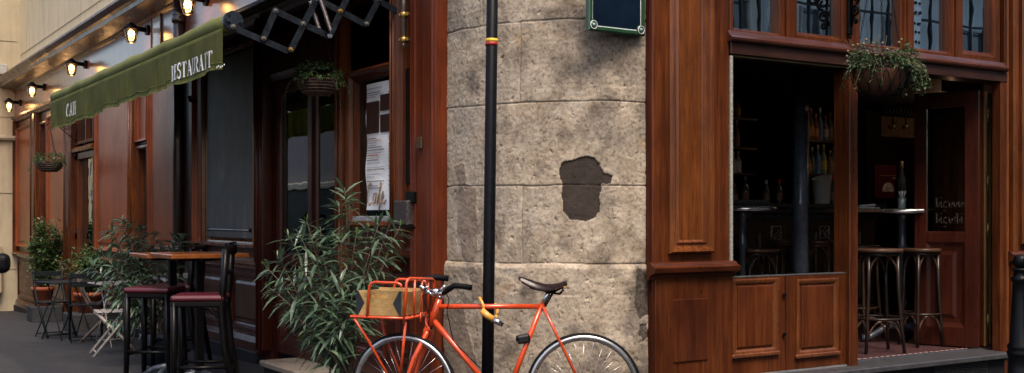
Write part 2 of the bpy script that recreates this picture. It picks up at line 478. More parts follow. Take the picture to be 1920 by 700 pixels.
opposite(L, -6.5, -70, -9, 4.4, -1.3, 'invented pale house with dark green shop level opposite the awning, kept low for sky sheen', 2.2, seed=4, wall=stucco('opposite_rose_grey_render', (.34, .30, .29), dirt=.3))  # invented, out of view; low so the fascia and panels mirror sky

# pale riveted steel posts and glazing bars on the house opposite the bar, invented and out of view, for the panes to mirror
G = Thing('invented_steel_gallery', 'invented pale blue-grey riveted steel gallery with glazing bars, out of view, for the transom panes to mirror', 'gallery', Rr, (14, -4.0, 0))
SG = plain('pale_gallery_paint', (.65, .74, .76), .5); PNB = plain('gallery_bar_dark', (.03, .035, .04), .5)
for x in (5.5, 9.3, 12.6, 15.6, 19.5, 24.0, 29.0):
    G.part(MB().box(x - .16, x + .16, -4.1, -3.9, 0, 7.2, .02), 'post', SG)
    mb = MB()
    for k in range(34):
        for q in (-.07, .07): mb.tube([(x + q, -3.9, .3 + k * .2), (x + q, -3.86, .3 + k * .2)], .032, 6)
    G.part(mb, 'rivets', PNB)
mb = MB()
for k in range(60): mb.box(4.8 + k * .45, 4.83 + k * .45, -4.06, -4.0, 3.2, 7.0)
for k in range(6): mb.box(4.8, 31.8, -4.07, -4.01, 3.3 + k * .7, 3.34 + k * .7)
G.part(mb, 'glazing_bars', PNB)
G.part(MB().box(4.8, 31.8, -4.15, -3.6, 7.0, 7.25, .03), 'gutter', SG)
# ------------------------------------------------------------------ left wooden shopfront
D = L.D
lx = L.x
def pmould(mb, x0, x1, z0, z1, D, h=.05, w=.05, field=True, sill=False):
    prof = [(0, D), (0, D - h * .8), (w * .12, D - h), (w * .35, D - h * .95), (w * .5, D - h * .55), (w * .72, D - h * .5), (w, D - .004)]
    if field: prof += [(w + .035, D - .004), (w + .06, D - .016)]
    mb.rectframe(x0, x1, z0, z1, prof)
    if sill: mb.box(x0 - .01, x1 + .01, D - h - .012, D - .01, z0 - .004, z0 + .028, .006)
    return mb
ZF = 3.17                       # underside of the fascia
S = Thing('wooden_shopfront', 'long varnished red-brown wooden restaurant front running away on the left', 'shopfront', L, (lx(300), D, 0))
# backing boards between the openings
secs = [(28, 75), (90, 143), (180, 258), (281, 512), (740, 838)]
mb = MB()
for a, b in secs: mb.box(lx(a), lx(b), D, D + .06, -.8, ZF + .3)
mb.box(lx(75), lx(90), D, D + .06, -.8, .76); mb.box(lx(75), lx(90), D, D + .06, 3.0, ZF + .3)
mb.box(lx(258), lx(281), D, D + .06, -.8, .85); mb.box(lx(258), lx(281), D, D + .06, L.z(268, 270), ZF + .3)
mb.box(lx(143), lx(180), D, D + .06, 3.02, ZF + .3)
mb.box(lx(512), lx(740), D, D + .06, 3.0, ZF + .3)
mb.box(lx(650), lx(740), D, D + .06, .05, .93)
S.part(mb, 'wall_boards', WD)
# fascia with frieze mouldings and cornice
x0, x1 = lx(28), lx(836)
S.part(MB().box(x0, x1, D - .05, D, ZF + .05, 3.80), 'fascia', WF)
m = MB()
m.extr([(D, ZF - .03), (D - .05, ZF - .02), (D - .07, ZF + .01), (D - .11, ZF + .04), (D - .12, ZF + .07), (D - .07, ZF + .09), (D - .05, ZF + .11), (D, ZF + .11)], x0 - .02, x1)
S.part(m, 'architrave_moulding', WDH)
prof = [(D, 3.70), (D - .06, 3.71), (D - .08, 3.74), (D - .09, 3.76), (D - .20, 3.78), (D - .30, 3.80), (D - .32, 3.80), (D - .325, 3.85), (D - .36, 3.87), (D - .40, 3.93), (D - .40, 3.96), (D - .0, 3.97)]
S.part(MB().extr([(a, b) for a, b in prof], x0 - .03, x1 + .0), 'cornice', WDH)
# panels
def lpanel(a, b, z0, z1, mat=WP, h=.05, **k):
    mb = MB(); pmould(mb, lx(a), lx(b), z0, z1, D, h, **k); return S.part(mb, 'wall_panel', mat)
zt = 3.02
lpanel(34, 62, .77, zt); lpanel(92, 127, .80, zt); lpanel(183, 249, .86, zt, w=.06); lpanel(283, 334, .95, zt, w=.06)
lpanel(258.5, 280.5, L.z(268, 266), zt, field=False); lpanel(367, 385, 1.06, zt, sill=True)
# blackboard panel
bx0, bx1 = lx(389), lx(488)
mb = MB(); pmould(mb, bx0, bx1, 1.05, zt, D, .07, w=.07, field=False, sill=True); S.part(mb, 'wall_panel', WM)
# pilaster strips (each its own part)
def strip_(a, b, h=.07, z0=None, z1=None, mat=WV):
    mb = MB(); A, B = lx(a), lx(b); z0 = .9 if z0 is None else z0; z1 = ZF if z1 is None else z1
    mb.box(A, B, D - h, D, z0, z1, .006)
    w_ = B - A
    for q in (.18, .82):
        mb.tube([(A + w_ * q, D - h - .002, z0), (A + w_ * q, D - h - .002, z1)], min(.016, w_ * .12), 8)
    return S.part(mb, 'pilaster', mat)
strip_(28, 33, .09, .6); strip_(63.5, 75, .07, .6); strip_(128, 143, .08, -.45); strip_(250.2, 258, .07, .7, mat=WM); strip_(335.3, 344, .06, .9)
strip_(386, 388.5, .05, .9, mat=WD); strip_(489, 499, .06, .9); strip_(500, 511.5, .10, .12, mat=WD)
strip_(646, 658, .08, .10); strip_(747, 755, .07, .95)
# dado rails: their height steps up the street
def rail(a, b, z):
    mb = MB(); A, B = lx(a), lx(b)
    mb.extr([(D, z - .07), (D - .05, z - .06), (D - .06, z - .03), (D - .10, z - .015), (D - .11, z + .015), (D - .03, z + .03), (D, z + .03)], A, B)
    return S.part(mb, 'dado_rail', WM)
rail(27, 74.8, .64); rail(90.2, 127, .67); rail(181, 250, .74); rail(258.2, 281, .79); rail(283, 335, .84); rail(366, 499, .91)
# lower panels and base mouldings
def lower(a, b, z0, z1):
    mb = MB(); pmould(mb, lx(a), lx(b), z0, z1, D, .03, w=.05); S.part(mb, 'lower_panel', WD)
    mb = MB()
    mb.extr([(D, z0 - .2), (D - .055, z0 - .2), (D - .06, z0 - .1), (D - .045, z0 - .085), (D - .03, z0 - .05), (D, z0 - .04)], lx(a) - .06, lx(b) + .04)
    S.part(mb, 'base_moulding', WDH)
lower(36, 72, -.18, .52); lower(92, 126, -.1, .55); lower(184, 248, .02, .6); lower(284, 334, .08, .7); lower(370, 432, .26, .80); lower(438, 494, .26, .80)
# stone plinth at the foot
single(MB().box(lx(30), lx(140), D - .07, D + .05, -1.0, -.36, .01), 'stone_plinth', DKS, 'dark stone plinth under the far end of the wooden front', 'plinth', L, (lx(85), D, -.5))
single(MB().box(lx(181), lx(494), D - .08, D + .05, -.6, .08, .012), 'stone_plinth', DKS, 'dark stone plinth under the blackboard panel and bar table', 'plinth', L, (lx(400), D, 0))
# windows of the far part
def lwin(a, b, z0, z1, rec=.05, bars=0):
    fr_ = MB(); A, B = lx(a), lx(b)
    fr_.rectframe(A, B, z0, z1, [(0, D + .0), (0, D - .03), (.03, D - .035), (.05, D - .01), (.055, D + rec)], False)
    for k in range(bars):
        xx = A + (B - A) * (k + 1) / (bars + 1); fr_.box(xx - .03, xx + .03, D - .01, D + rec, z0, z1, .005)
    f = S.part(fr_, 'window', WV)
    S.part(MB().box(A + .03, B - .03, D + rec - .005, D + rec + .003, z0 + .03, z1 - .03), 'pane', GLF, f)
    return f
GLF = glass('far_pane_glass', .22, (.55, .6, .6), .02, .004)
lwin(76, 89.5, .8, 2.98); lwin(259, 280.5, .88, L.z(268, 273), .06)
lwin(145, 179, L.z(162, 268), 3.0, .05, 1)
# dark door at the far end
dz1 = L.z(162, 285)
dr = S.part(MB().rectframe(lx(145), lx(179), -.42, dz1, [(0, D), (0, D - .02), (.09, D - .02), (.1, D + .05)], False), 'door', WV)
S.part(MB().box(lx(146.5), lx(177.5), D + .05, D + .056, .5, dz1 - .08), 'pane', GLF, dr)
S.part(MB().box(lx(146.5), lx(177.5), D + .04, D + .05, -.4, .5), 'lower_panel', WP, dr)
for z in (1.0, 2.2): S.part(MB().tube([(lx(146.5), D - .03, z), (lx(146.5), D - .03, z + .14)], .02, 8), 'hinge', GR, dr)
S.part(MB().extr([(D, dz1 + .01), (D - .07, dz1 + .02), (D - .08, dz1 + .06), (D - .03, dz1 + .1), (D, dz1 + .1)], lx(143.5), lx(180.5)), 'door_head', WM)

# the near bay: half open glazed door, dark side light, menu window and corner pilaster
zd0, zd1 = .12, L.z(540, 172)
S.part(MB().box(lx(512), lx(650), D - .03, D + .05, zd1 + .13, 3.0, .01), 'transom_board', WD)
m = MB(); m.extr([(D, zd1 + .11), (D - .045, zd1 + .11), (D - .055, zd1 + .14), (D - .07, zd1 + .17), (D, zd1 + .18)], lx(514), lx(578)); S.part(m, 'door_head', WDH)
# door leaf between px 520 and 585
A, B = lx(518), lx(584)
leaf = S.part(MB().rectframe(A, B, zd0, zd1 + .1, [(0, D + .05), (0, D + .0), (.085, D + .0), (.10, D + .015), (.1, D + .035)], False), 'door', WD)
zr = L.z(545, 487)
S.part(MB().box(A + .08, B - .08, D + .02, D + .026, zr + .05, zd1 + .02), 'pane', None or glass('door_pane_glass', .22, (.6, .65, .65), 0, .0015), leaf)
S.part(MB().box(A + .08, B - .08, D + .005, D + .045, zr - .06, zr + .05, .008), 'lock_rail', WDH, leaf)
mb = MB(); pmould(mb, A + .1, B - .1, zd0 + .14, zr - .08, D + .04, .03, w=.04); S.part(mb, 'lower_panel', WD, leaf)
S.part(MB().box(A + .08, B - .08, D + .005, D + .045, zd0, zd0 + .15), 'bottom_rail', WDH, leaf)
S.part(MB().tube([(B - .04, D - .02, 1.05), (B - .04, D - .06, 1.05), (B - .04, D - .06, 1.35), (B - .04, D - .02, 1.35)], .012, 8), 'door_pull', GR, leaf)
# fixed side light
A2, B2 = lx(584), lx(648)
sw = S.part(MB().rectframe(A2 + .01, B2, .95, zd1 + .1, [(0, D + .05), (0, D + .02), (.04, D + .02), (.05, D + .04)], False), 'window', WD)
S.part(MB().box(A2 + .04, B2 - .03, D + .04, D + .045, .98, zd1 + .06), 'pane', glass('side_light_glass', .10, (.6, .65, .65), 0, .0015), sw)
mb = MB(); mb.box(A2 + .01, B2, D + .01, D + .05, zd0, .94); pmould(mb, A2 + .1, B2 - .08, .25, .84, D + .01, .03, w=.05); S.part(mb, 'lower_panel', WD)
# menu window
A3, B3 = lx(660), lx(748); zm0 = L.z(700, 398); zm1 = L.z(700, 147)
mw = S.part(MB().rectframe(A3, B3, zm0 - .12, zm1 + .08, [(0, D), (0, D - .05), (.02, D - .065), (.045, D - .05), (.06, D - .02), (.075, D - .02), (.085, D + .03)], False), 'window', WV)
S.part(MB().box(A3 + .06, B3 - .06, D + .028, D + .033, zm0 - .07, zm1 + .03), 'pane', glass('menu_pane_glass', .10, (.8, .85, .85), 0, .0015), mw)
S.part(MB().box(A3 + .07, B3 - .07, D - .03, D + .028, zm0 - .07, zm0 - .03, .005), 'window_ledge', plain('grey_window_ledge', (.25, .26, .27), .5), mw)
S.part(MB().box(lx(652), lx(740), D - .02, D, .93, zm0 - .12), 'lower_panel', WDH)
# pilaster at the corner with a narrow dark slate strip in it
mb = MB(); A4, B4 = lx(755.5), lx(788)
mb.rectframe(A4, B4, L.z(770, 484), 3.3, [(0, D), (0, D - .05), (.02, D - .07), (.04, D - .05), (.05, D - .025), (.075, D - .02), (.08, D - .005)], True)
S.part(mb, 'wall_panel', WV)
S.part(MB().box(A4 + .075, B4 - .075, D - .02, D - .004, L.z(770, 345), L.z(770, 128), .004), 'slate_strip', plain('slate_strip_dark', (.010, .006, .005), .5, 0, .4, 40, .2))
mb = MB(); A5, B5 = lx(789), lx(838)
mb.box(A5, B5, D - .09, D + .1, -.05, 3.9, .01); mb.box(A5 + .08, A5 + .1, D - .10, D - .08, .1, 3.9, .004)
mb.box(B5 - .16, B5 - .015, D - .105, D - .08, .1, 3.9, .012)
S.part(mb, 'corner_pilaster', wood('corner_pilaster_wood', (.08, .014, .005), (.21, .042, .011), .42, worn=.5, coat=.05, bmp=.1))
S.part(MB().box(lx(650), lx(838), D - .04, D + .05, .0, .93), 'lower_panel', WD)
mb = MB(); pmould(mb, lx(665), lx(735), .3, .85, D - .04, .03, w=.05); pmould(mb, lx(756), lx(786), .3, .85, D - .04, .03, w=.04); S.part(mb, 'lower_moulding', WDH)
S.part(MB().box(lx(650), lx(838), D - .07, D + .04, -.05, .14, .01), 'base_moulding', WDH)

# tarnished brass name plate on the corner pilaster
zp = L.z(813, 268)
single(MB().box(lx(808), lx(818), D - .118, D - .105, zp - .045, zp + .035, .004), 'door_plate', plain('tarnished_plate', (.09, .05, .025), .5, .5, .4, 60), 'small tarnished metal plate on the wooden corner pilaster', 'plate', L, (lx(813), D - .1, zp))

# blackboard with hook rail
bz0 = L.z(440, 446); bz1 = zt - .08
m_, n_, b_ = nodes('worn_blackboard')
f = noi(n_, coords(n_, (1.4, 1, .9)), 2.4, 6, .65, .4); g = noi(n_, coords(n_, (9, 9, 1)), 3, 5, .6)
c_ = ramp(n_, mix(n_, .3, f, g), [(.3, (.035, .036, .038)), (.55, (.085, .082, .08)), (.72, (.19, .175, .155))])
lk(n_, c_, b_.inputs['Base Color']); b_.inputs['Roughness'].default_value = .55; b_.inputs['Specular IOR Level'].default_value = .25
B = Thing('blackboard', 'tall worn grey-black board filling the wooden panel above the bar table', 'blackboard', L, ((bx0 + bx1) / 2, D, bz0))
B.part(MB().box(bx0 + .10, bx1 - .10, D - .035, D - .005, bz0, bz1, .004), 'board', m_)
B.part(MB().tube([(bx0 + .16, D - .05, bz0 + .08), (bx1 - .16, D - .05, bz0 + .08)], .006, 6), 'rail', plain('pale_steel_rail', (.5, .5, .5), .4, .8))
for xx in (bx0 + .16, bx1 - .16): B.part(MB().tube([(xx, D - .035, bz0 + .08), (xx, D - .055, bz0 + .08)], .018, 8), 'bolt', BLK)

# street-side steps of the left door
Sd = Thing('door_step', 'worn stone door step below the half glazed door behind the oleander', 'step', L, (lx(560), D - .3, 0))
mb = MB().box(lx(494, .3) , lx(655, .3), D - .34, D + .12, .06, .115, .012); Sd.part(mb, 'tread', STP)
Sd.part(MB().box(lx(497, .3) , lx(655, .3), D - .31, D + .1, -.15, .058), 'riser', DKS)
single(MB().box(lx(440, .75), lx(560, .75), D - .78, D - .36, -.1, .02, .015), 'paving_stone', STP, 'low worn stone slab in front of the door step beside the bar stool', 'stone slab', L, (lx(500, .75), D - .6, 0))

# downpipe
ppx = lx(354); P = Thing('downpipe', 'dark brown cast iron downpipe between the wooden panels under the awning', 'drainpipe', L, (ppx, D - .1, 0))
PB = plain('downpipe_brown_paint', (.018, .009, .008), .35, 0, .3, 12, .05, .3)
P.part(MB().tube([(ppx, D - .11, -.2), (ppx, D - .11, 4.6)], .062, 16), 'pipe', PB)
for z in (L.z(350, 475, .1), L.z(346, 40, .1)):
    P.part(MB().lathe([(.064, 0), (.08, .01), (.082, .05), (.072, .07), (.08, .09), (.076, .12), (.064, .13)], (ppx, D - .11, z), 18), 'joint_collar', PB)
# curtain hook knob beside the blackboard
zk = L.z(375, 188, .05)
single(MB().tube([(lx(378), D - .05, zk), (lx(378), D - .12, zk), (lx(378) + .0, D - .13, zk + .05)], .022, 8).tube([(lx(378) - .05, D - .1, zk), (lx(378) + .07, D - .1, zk)], .014, 8), 'shutter_catch', BLK, 'black iron shutter catch on the narrow panel left of the blackboard', 'catch', L, (lx(378), D - .1, zk))

# interior behind the left bay
I = Thing('dining_room', 'dark dining room behind the door glass and menu window on the left', 'room', L, (lx(600), D + 2, 0))
xa, xb = lx(495), lx(838) - .02
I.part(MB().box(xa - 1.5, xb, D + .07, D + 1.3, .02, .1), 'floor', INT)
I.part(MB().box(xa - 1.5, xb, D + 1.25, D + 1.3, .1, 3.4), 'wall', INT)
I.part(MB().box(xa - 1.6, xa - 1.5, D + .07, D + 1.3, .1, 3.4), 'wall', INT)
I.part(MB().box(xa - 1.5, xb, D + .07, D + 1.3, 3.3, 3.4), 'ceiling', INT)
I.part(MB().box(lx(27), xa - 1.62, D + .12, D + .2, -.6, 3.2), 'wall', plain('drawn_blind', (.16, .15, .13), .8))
# framed print seen through the side light
yy = D + .7; fx, fz = L.hit(605, 212, y=yy)
Fp = Thing('picture_frame', 'framed pale print hanging in the dark room behind the side light', 'picture', L, (fx, yy, fz))
Fp.part(MB().rectframe(fx - .17, fx + .17, fz - .2, fz + .35, [(0, yy), (0, yy - .03), (.03, yy - .03), (.035, yy - .01)], False), 'frame', plain('brown_picture_frame', (.16, .09, .05), .5))
Fp.part(MB().box(fx - .14, fx + .14, yy - .012, yy - .005, fz - .17, fz + .32), 'print', plain('pale_print_paper', (.6, .55, .4), .7, 0, .5, 22))
# menu poster
mx0, mx1 = L.x(688, y=D + .02), L.x(736, y=D + .02); mz0, mz1 = L.z(705, 394, y=D + .02), L.z(705, 156, y=D + .02)
Mn = Thing('menu_poster', 'long narrow printed menu sheet inside the window, with a looping word at its foot', 'menu', L, ((mx0 + mx1) / 2, D, mz0))
bm = bmesh.new(); gg = []
for j in range(40):
    z = mz0 + (mz1 - mz0) * j / 39; row = []
    for i in range(9):
        x = mx0 + (mx1 - mx0) * i / 8 + .006 * math.sin(j * .33); row.append(bm.verts.new((x, D + .016 + .006 * math.sin(j * .4 + i * .5), z)))
    gg.append(row)
for j in range(39):
    for i in range(8): bm.faces.new((gg[j][i], gg[j][i+1], gg[j+1][i+1], gg[j+1][i]))
pm = MB(); pm.bm.free(); pm.bm = bm
Mn.part(pm, 'sheet', plain('menu_white_paper', (.85, .87, .9), .6, 0, .05, 5))
ink = MB(); red = MB(); ph = MB(); random.seed(5); mwid = mx1 - mx0
z = mz1 - .04; yk = D + .004
while z > mz0 + .16:
    if mz1 - .42 < z < mz1 - .12: z -= .03; continue
    (red if random.random() < .15 else ink).box(mx0 + .03, mx0 + .03 + mwid * random.uniform(.3, .7), yk, yk + .002, z, z + random.choice([.003, .006, .003]))
    if random.random() < .7: ink.box(mx1 - .04, mx1 - .02, yk, yk + .002, z, z + .006)
    z -= random.choice([.016, .02, .035])
for (a, b, c, d) in ((.05, .55, .14, .38), (.6, .95, .1, .22), (.6, .95, .25, .38)):
    ph.box(mx0 + mwid * a, mx0 + mwid * b, yk, yk + .002, mz1 - d, mz1 - c)
Mn.part(ink, 'text_lines', plain('print_ink', (.2, .2, .22), .6)); Mn.part(red, 'red_text_lines', plain('red_ink', (.4, .05, .04), .6)); Mn.part(ph, 'photo_print', plain('photo_print_dark', (.04, .02, .018), .5, 0, .6, 60))
cz = mz0 + .075; cw = mwid / 43
def cur(pts): return [(mx0 + cw * (a - 0), yk - .002, cz + cw * b) for a, b in pts]
sc_ = MB()
for pts in ([(12, 11), (10, 13), (7, 11), (5, 5), (5, -1), (8, -4), (12, -2)],            # C
            [(19, 5), (16, 5), (14, 1), (15, -3), (18, -2), (20, 5), (20, -1), (22, -3)],  # a
            [(22, -2), (25, 6), (28, 12), (27, 13), (25, 8), (25, -3), (24, -8), (26, -4), (28, 0)],   # f
            [(28, 0), (32, 3), (31, 6), (29, 4), (29, -1), (32, -3), (36, 0)]):            # e
    sc_.tube(cur(pts), .005, 6)
Mn.part(sc_, 'lettering', plain('brown_script_ink', (.25, .16, .09), .5))
# speckled ash box on the post
az0, az1 = L.z(762, 424, .1), L.z(762, 376, .1)
Ab = Thing('ash_box', 'small speckled grey metal ash box fixed to the post below the slate strip', 'ashtray', L, (lx(762, .1), D - .1, az0))
Ab.part(MB().box(lx(749, .1), lx(775, .1), D - .15, D - .065, az0, az1, .012), 'box', plain('speckled_grey_metal', (.045, .038, .038), .5, 0, .8, 60, .2))
Ab.part(MB().box(lx(747, .1), lx(778, .1), D - .16, D - .06, az0 - .012, az0 - .002, .003), 'base', BLK)
Ab.part(MB().box(lx(764, .1), lx(779, .1), D - .12, D - .07, az1 - .02, az1 + .06, .006), 'bracket', BLK)

# ------------------------------------------------------------------ awning
pA = 1.30; AX0, AX1 = lx(96, pA), lx(420, pA)          # far and near ends
ya = D - pA; zb = 2.60
AW = Thing('awning', 'green canvas awning rolled out over the terrace, lettered along its valance', 'awning', L, ((AX0 + AX1) / 2, ya, zb))
m_, n_, b_ = nodes('awning_green_canvas')
v = coords(n_); f = noi(n_, v, 3.5, 6, .6); f2 = noi(n_, coords(n_, (220, 220, 220)), 1, 2, .5)
cc = ramp(n_, f, [(.3, (.095, .105, .018)), (.7, (.17, .18, .042))])
cc = mix(n_, ramp(n_, noi(n_, coords(n_, (1, 1, .3)), 9, 4, .6), [(.6, 0.0), (.8, .35)]), cc, (.2, .21, .1))
lk(n_, cc, b_.inputs['Base Color']); b_.inputs['Roughness'].default_value = .75; bump(n_, b_, f2, .25, .002)
tl = n_.nodes.new('ShaderNodeBsdfTranslucent'); lk(n_, cc, tl.inputs[0]); mx_ = n_.nodes.new('ShaderNodeMixShader'); mx_.inputs[0].default_value = .15
out = [q for q in n_.nodes if q.type == 'OUTPUT_MATERIAL'][0]; lk(n_, b_.outputs[0], mx_.inputs[1]); lk(n_, tl.outputs[0], mx_.inputs[2]); lk(n_, mx_.outputs[0], out.inputs[0])
CAN = m_
# roller
mb = MB(); N_ = 40
pts = [(AX0 + (AX1 - AX0) * i / N_, ya + .05, zb + .045 + .006 * math.sin(i * .9)) for i in range(N_ + 1)]
mb.tube(pts, [.062 + .004 * math.sin(i * 1.7) for i in range(N_ + 1)], 16); AW.part(mb, 'roller', CAN)
AW.part(MB().tube([(AX0 - .02, ya + .05, zb + .045), (AX0 - .06, ya + .05, zb + .045)], .05, 14), 'end_cap', BLK)
ec = MB().tube([(AX1, ya + .05, zb + .045), (AX1 + .05, ya + .05, zb + .045)], .066, 14)
ec.tube([(AX1 + .05, ya + .05, zb + .045), (AX1 + .07, ya + .05, zb + .045)], .035, 10)
for k in range(6):
    a = k * PI / 3; ec.tube([(AX1 + .045, ya + .05 + .045 * math.cos(a), zb + .045 + .045 * math.sin(a)), (AX1 + .066, ya + .05 + .045 * math.cos(a), zb + .045 + .045 * math.sin(a))], .014, 8)
AW.part(ec, 'gear_cap', plain('blue_black_cast_metal', (.03, .04, .055), .35, .6, .5, 40))
# canopy sheet: nearly in line with the eye, from the roller up to the wall
zw = 1.35 + (zb + .06 - 1.35) * (D - .03) / ya - .01
bm = bmesh.new(); rows = []
for i in range(61):
    x = AX0 + (AX1 - AX0) * i / 60; row = []
    for j in range(13):
        t = j / 12; row.append(bm.verts.new((x, ya + .05 + (D - .05 - ya - .05) * t, zb + .09 + (zw - zb - .12) * t - .035 * math.sin(PI * t) - .008 * math.sin(i * .8) * math.sin(PI * t))))
    rows.append(row)
for i in range(60):
    for j in range(12):
        f = bm.faces.new((rows[i][j], rows[i+1][j], rows[i+1][j+1], rows[i][j+1])); f.smooth = True
r_ = bmesh.ops.solidify(bm, geom=bm.faces[:], thickness=.004)
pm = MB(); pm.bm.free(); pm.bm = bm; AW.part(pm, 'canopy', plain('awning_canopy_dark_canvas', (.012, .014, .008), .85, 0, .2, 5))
AW.part(MB().tube([(AX0, D - .09, zw - .03), (AX1, D - .09, zw - .03)], .035, 10), 'wall_bar', BLK)
# valance with folds
def vy(x): 
    return ya - .012 - .006 * math.sin(x * 21 + 2 * math.sin(x * 5)) - .0022 * math.sin(x * 57 + 1.3) - .007 * math.sin(x * 8)
def vbot(x):
    k = (x - AX0) / (AX1 - AX0)
    return zb - .285 - .008 * math.sin(x * 6) - (.02 if k < .43 else 0) + .02 * (k - .5) + .005 * math.sin(x * 13)
bm = bmesh.new(); rows = []; NX = 520
for i in range(NX + 1):
    x = AX0 + .02 + (AX1 - AX0 - .02) * i / NX; row = []
    for j in range(11):
        t = j / 10; zz = zb + (vbot(x) - zb) * t
        xs_ = x + (.05 * (1 - i / NX) ** 8) * (t) 
        row.append(bm.verts.new((xs_, ya - .01 + (vy(x) - ya + .01) * min(1, t * 1.6), zz)))
    rows.append(row)
for i in range(NX):
    for j in range(10):
        f = bm.faces.new((rows[i][j], rows[i+1][j], rows[i+1][j+1], rows[i][j+1])); f.smooth = True
bmesh.ops.solidify(bm, geom=bm.faces[:], thickness=.003)
pm = MB(); pm.bm.free(); pm.bm = bm; VAL = AW.part(pm, 'valance', CAN)
hem = MB()
hem.tube([(AX0 + .07 + (AX1 - AX0 - .07) * i / 260, vy(AX0 + .07 + (AX1 - AX0 - .07) * i / 260) - .001, vbot(AX0 + .07 + (AX1 - AX0 - .07) * i / 260) + .045) for i in range(261)], .0025, 5)
AW.part(hem, 'hem_seam', CAN, VAL)
# serif capitals, written as strokes on a 1-high grid: (x0,z0,x1,z1,width)
TK, TN, SF = .16, .06, .05
def arc(cx, cz, rx, rz, a0, a1, w0, w1, n=10):
    o = []
    for k in range(n):
        t0, t1 = k / n, (k + 1) / n; A0 = R(a0 + (a1 - a0) * t0); A1 = R(a0 + (a1 - a0) * t1)
        wd = w0 + (w1 - w0) * math.sin(PI * (t0 + t1) / 2)
        o.append((cx + rx * math.cos(A0), cz + rz * math.sin(A0), cx + rx * math.cos(A1), cz + rz * math.sin(A1), wd))
    return o
def ser(x, z, h=.13): return [(x - h, z, x + h, z, SF)]
GL = {
 'R': (.62, [(.14, 0, .14, 1, TK)] + ser(.14, .02) + ser(.1, .98, .1) + [(.14, .97, .3, .97, TN), (.14, .5, .3, .5, TN)] + arc(.3, .735, .2, .235, 90, -90, TN, TK) + [(.3, .5, .58, .03, TK)] + ser(.6, .02, .08)),
 'E': (.56, [(.14, 0, .14, 1, TK), (.04, .02, .5, .02, SF), (.04, .98, .48, .98, SF), (.14, .52, .38, .52, TN), (.49, 0, .49, .2, TN), (.47, .82, .47, 1, TN), (.38, .42, .38, .62, TN)]),
 'S': (.5, arc(.25, .75, .17, .23, 40, 270, TN, TK) + arc(.25, .26, .18, .25, 90, -140, TN, TK) + [(.41, .78, .41, .97, TN), (.07, .03, .07, .24, TN)]),
 'T': (.6, [(.3, 0, .3, .98, TK), (.02, .97, .58, .97, SF), (.03, .8, .03, .98, TN), (.57, .8, .57, .98, TN)] + ser(.3, .02)),
 'A': (.66, [(.08, .02, .33, 1, TN), (.33, 1, .58, .02, TK), (.17, .34, .47, .34, TN)] + ser(.08, .02, .09) + ser(.58, .02, .11)),
 'U': (.62, [(.13, .3, .13, 1, TK), (.5, .3, .5, 1, TN)] + arc(.315, .3, .185, .28, 180, 360, TK * .8, TN) + ser(.13, .98, .12) + ser(.5, .98, .1)),
 'N': (.68, [(.13, 0, .13, 1, TN), (.13, 1, .54, 0, TK), (.54, 0, .54, 1, TN)] + ser(.1, .98, .1) + ser(.13, .02, .1) + ser(.54, .98, .1)),
 'C': (.6, arc(.33, .5, .25, .48, 45, 315, TN, TK, 16) + [(.52, .74, .52, .96, TN)]),
 'F': (.52, [(.14, 0, .14, 1, TK), (.04, .98, .48, .98, SF), (.14, .52, .36, .52, TN), (.47, .8, .47, 1, TN), (.36, .42, .36, .62, TN)] + ser(.14, .02)),
}
def write(mb, word, x, z, h, wx, yf, track=.13, thick=.0015):
    """flat strokes mapped onto the surface y = yf(x)"""
    for ch in word:
        adv, st = GL[ch]
        for (a, b, c, d, wd) in st:
            p0 = Vector((a, b)); p1 = Vector((c, d)); dr_ = (p1 - p0); ln = dr_.length or 1; nn = Vector((-dr_.y, dr_.x)) / ln * wd / 2
            k = max(1, int(ln / .1)); ext = dr_ / ln * .012
            for q in range(k):
                u0 = p0 + dr_ * (q / k) - ext; u1 = p0 + dr_ * ((q + 1) / k) + ext
                vs = []
                for (uu, sg) in ((u0, 1), (u1, 1), (u1, -1), (u0, -1)):
                    pt = uu + nn * sg; X = x + pt.x * h * wx; vs.append(mb.bm.verts.new((X, yf(X, z + pt.y * h) - .0035, z + pt.y * h)))
                mb.bm.faces.new(vs)
        x += (adv + track) * h * wx
    return x
WT = plain('white_lettering_paint', (.72, .74, .72), .6, 0, .1, 30)
def wordlen(wd, h, wx, track=.13): return sum(GL[c][0] + track for c in wd) * h * wx
def vsf(x, z): return ya - .01 + (vy(x) - ya + .01) * min(1, max(0, (zb - z) / (zb - vbot(x))) * 1.6)
rx0, rx1 = lx(325, pA), lx(402, pA); hh = .112
tx = write(lt := MB(), 'RESTAURANT', rx0, zb - .240, hh, (rx1 - rx0) * 1.03 / wordlen('RESTAURANT', hh, 1), vsf)
AW.part(lt, 'lettering', WT, VAL)
cx0, cx1 = lx(129, pA), lx(146, pA)
write(lt := MB(), 'CAFE', cx0, zb - .23, .13, (cx1 - cx0) / wordlen('CAFE', .13, 1), vsf); AW.part(lt, 'lettering', WT, VAL)
mk = MB()
for k in range(5):
    q = lx(412, pA) + k * .028; zq = zb - .262 + .006 * math.sin(k * 2)
    mk.extr([(q, zq), (q + .018, zq + .003), (q + .012, zq + .012), (q + .004, zq + .010)], vy(q) - .006, vy(q) - .003, 'y')
AW.part(mk, 'maker_mark', WT, VAL)

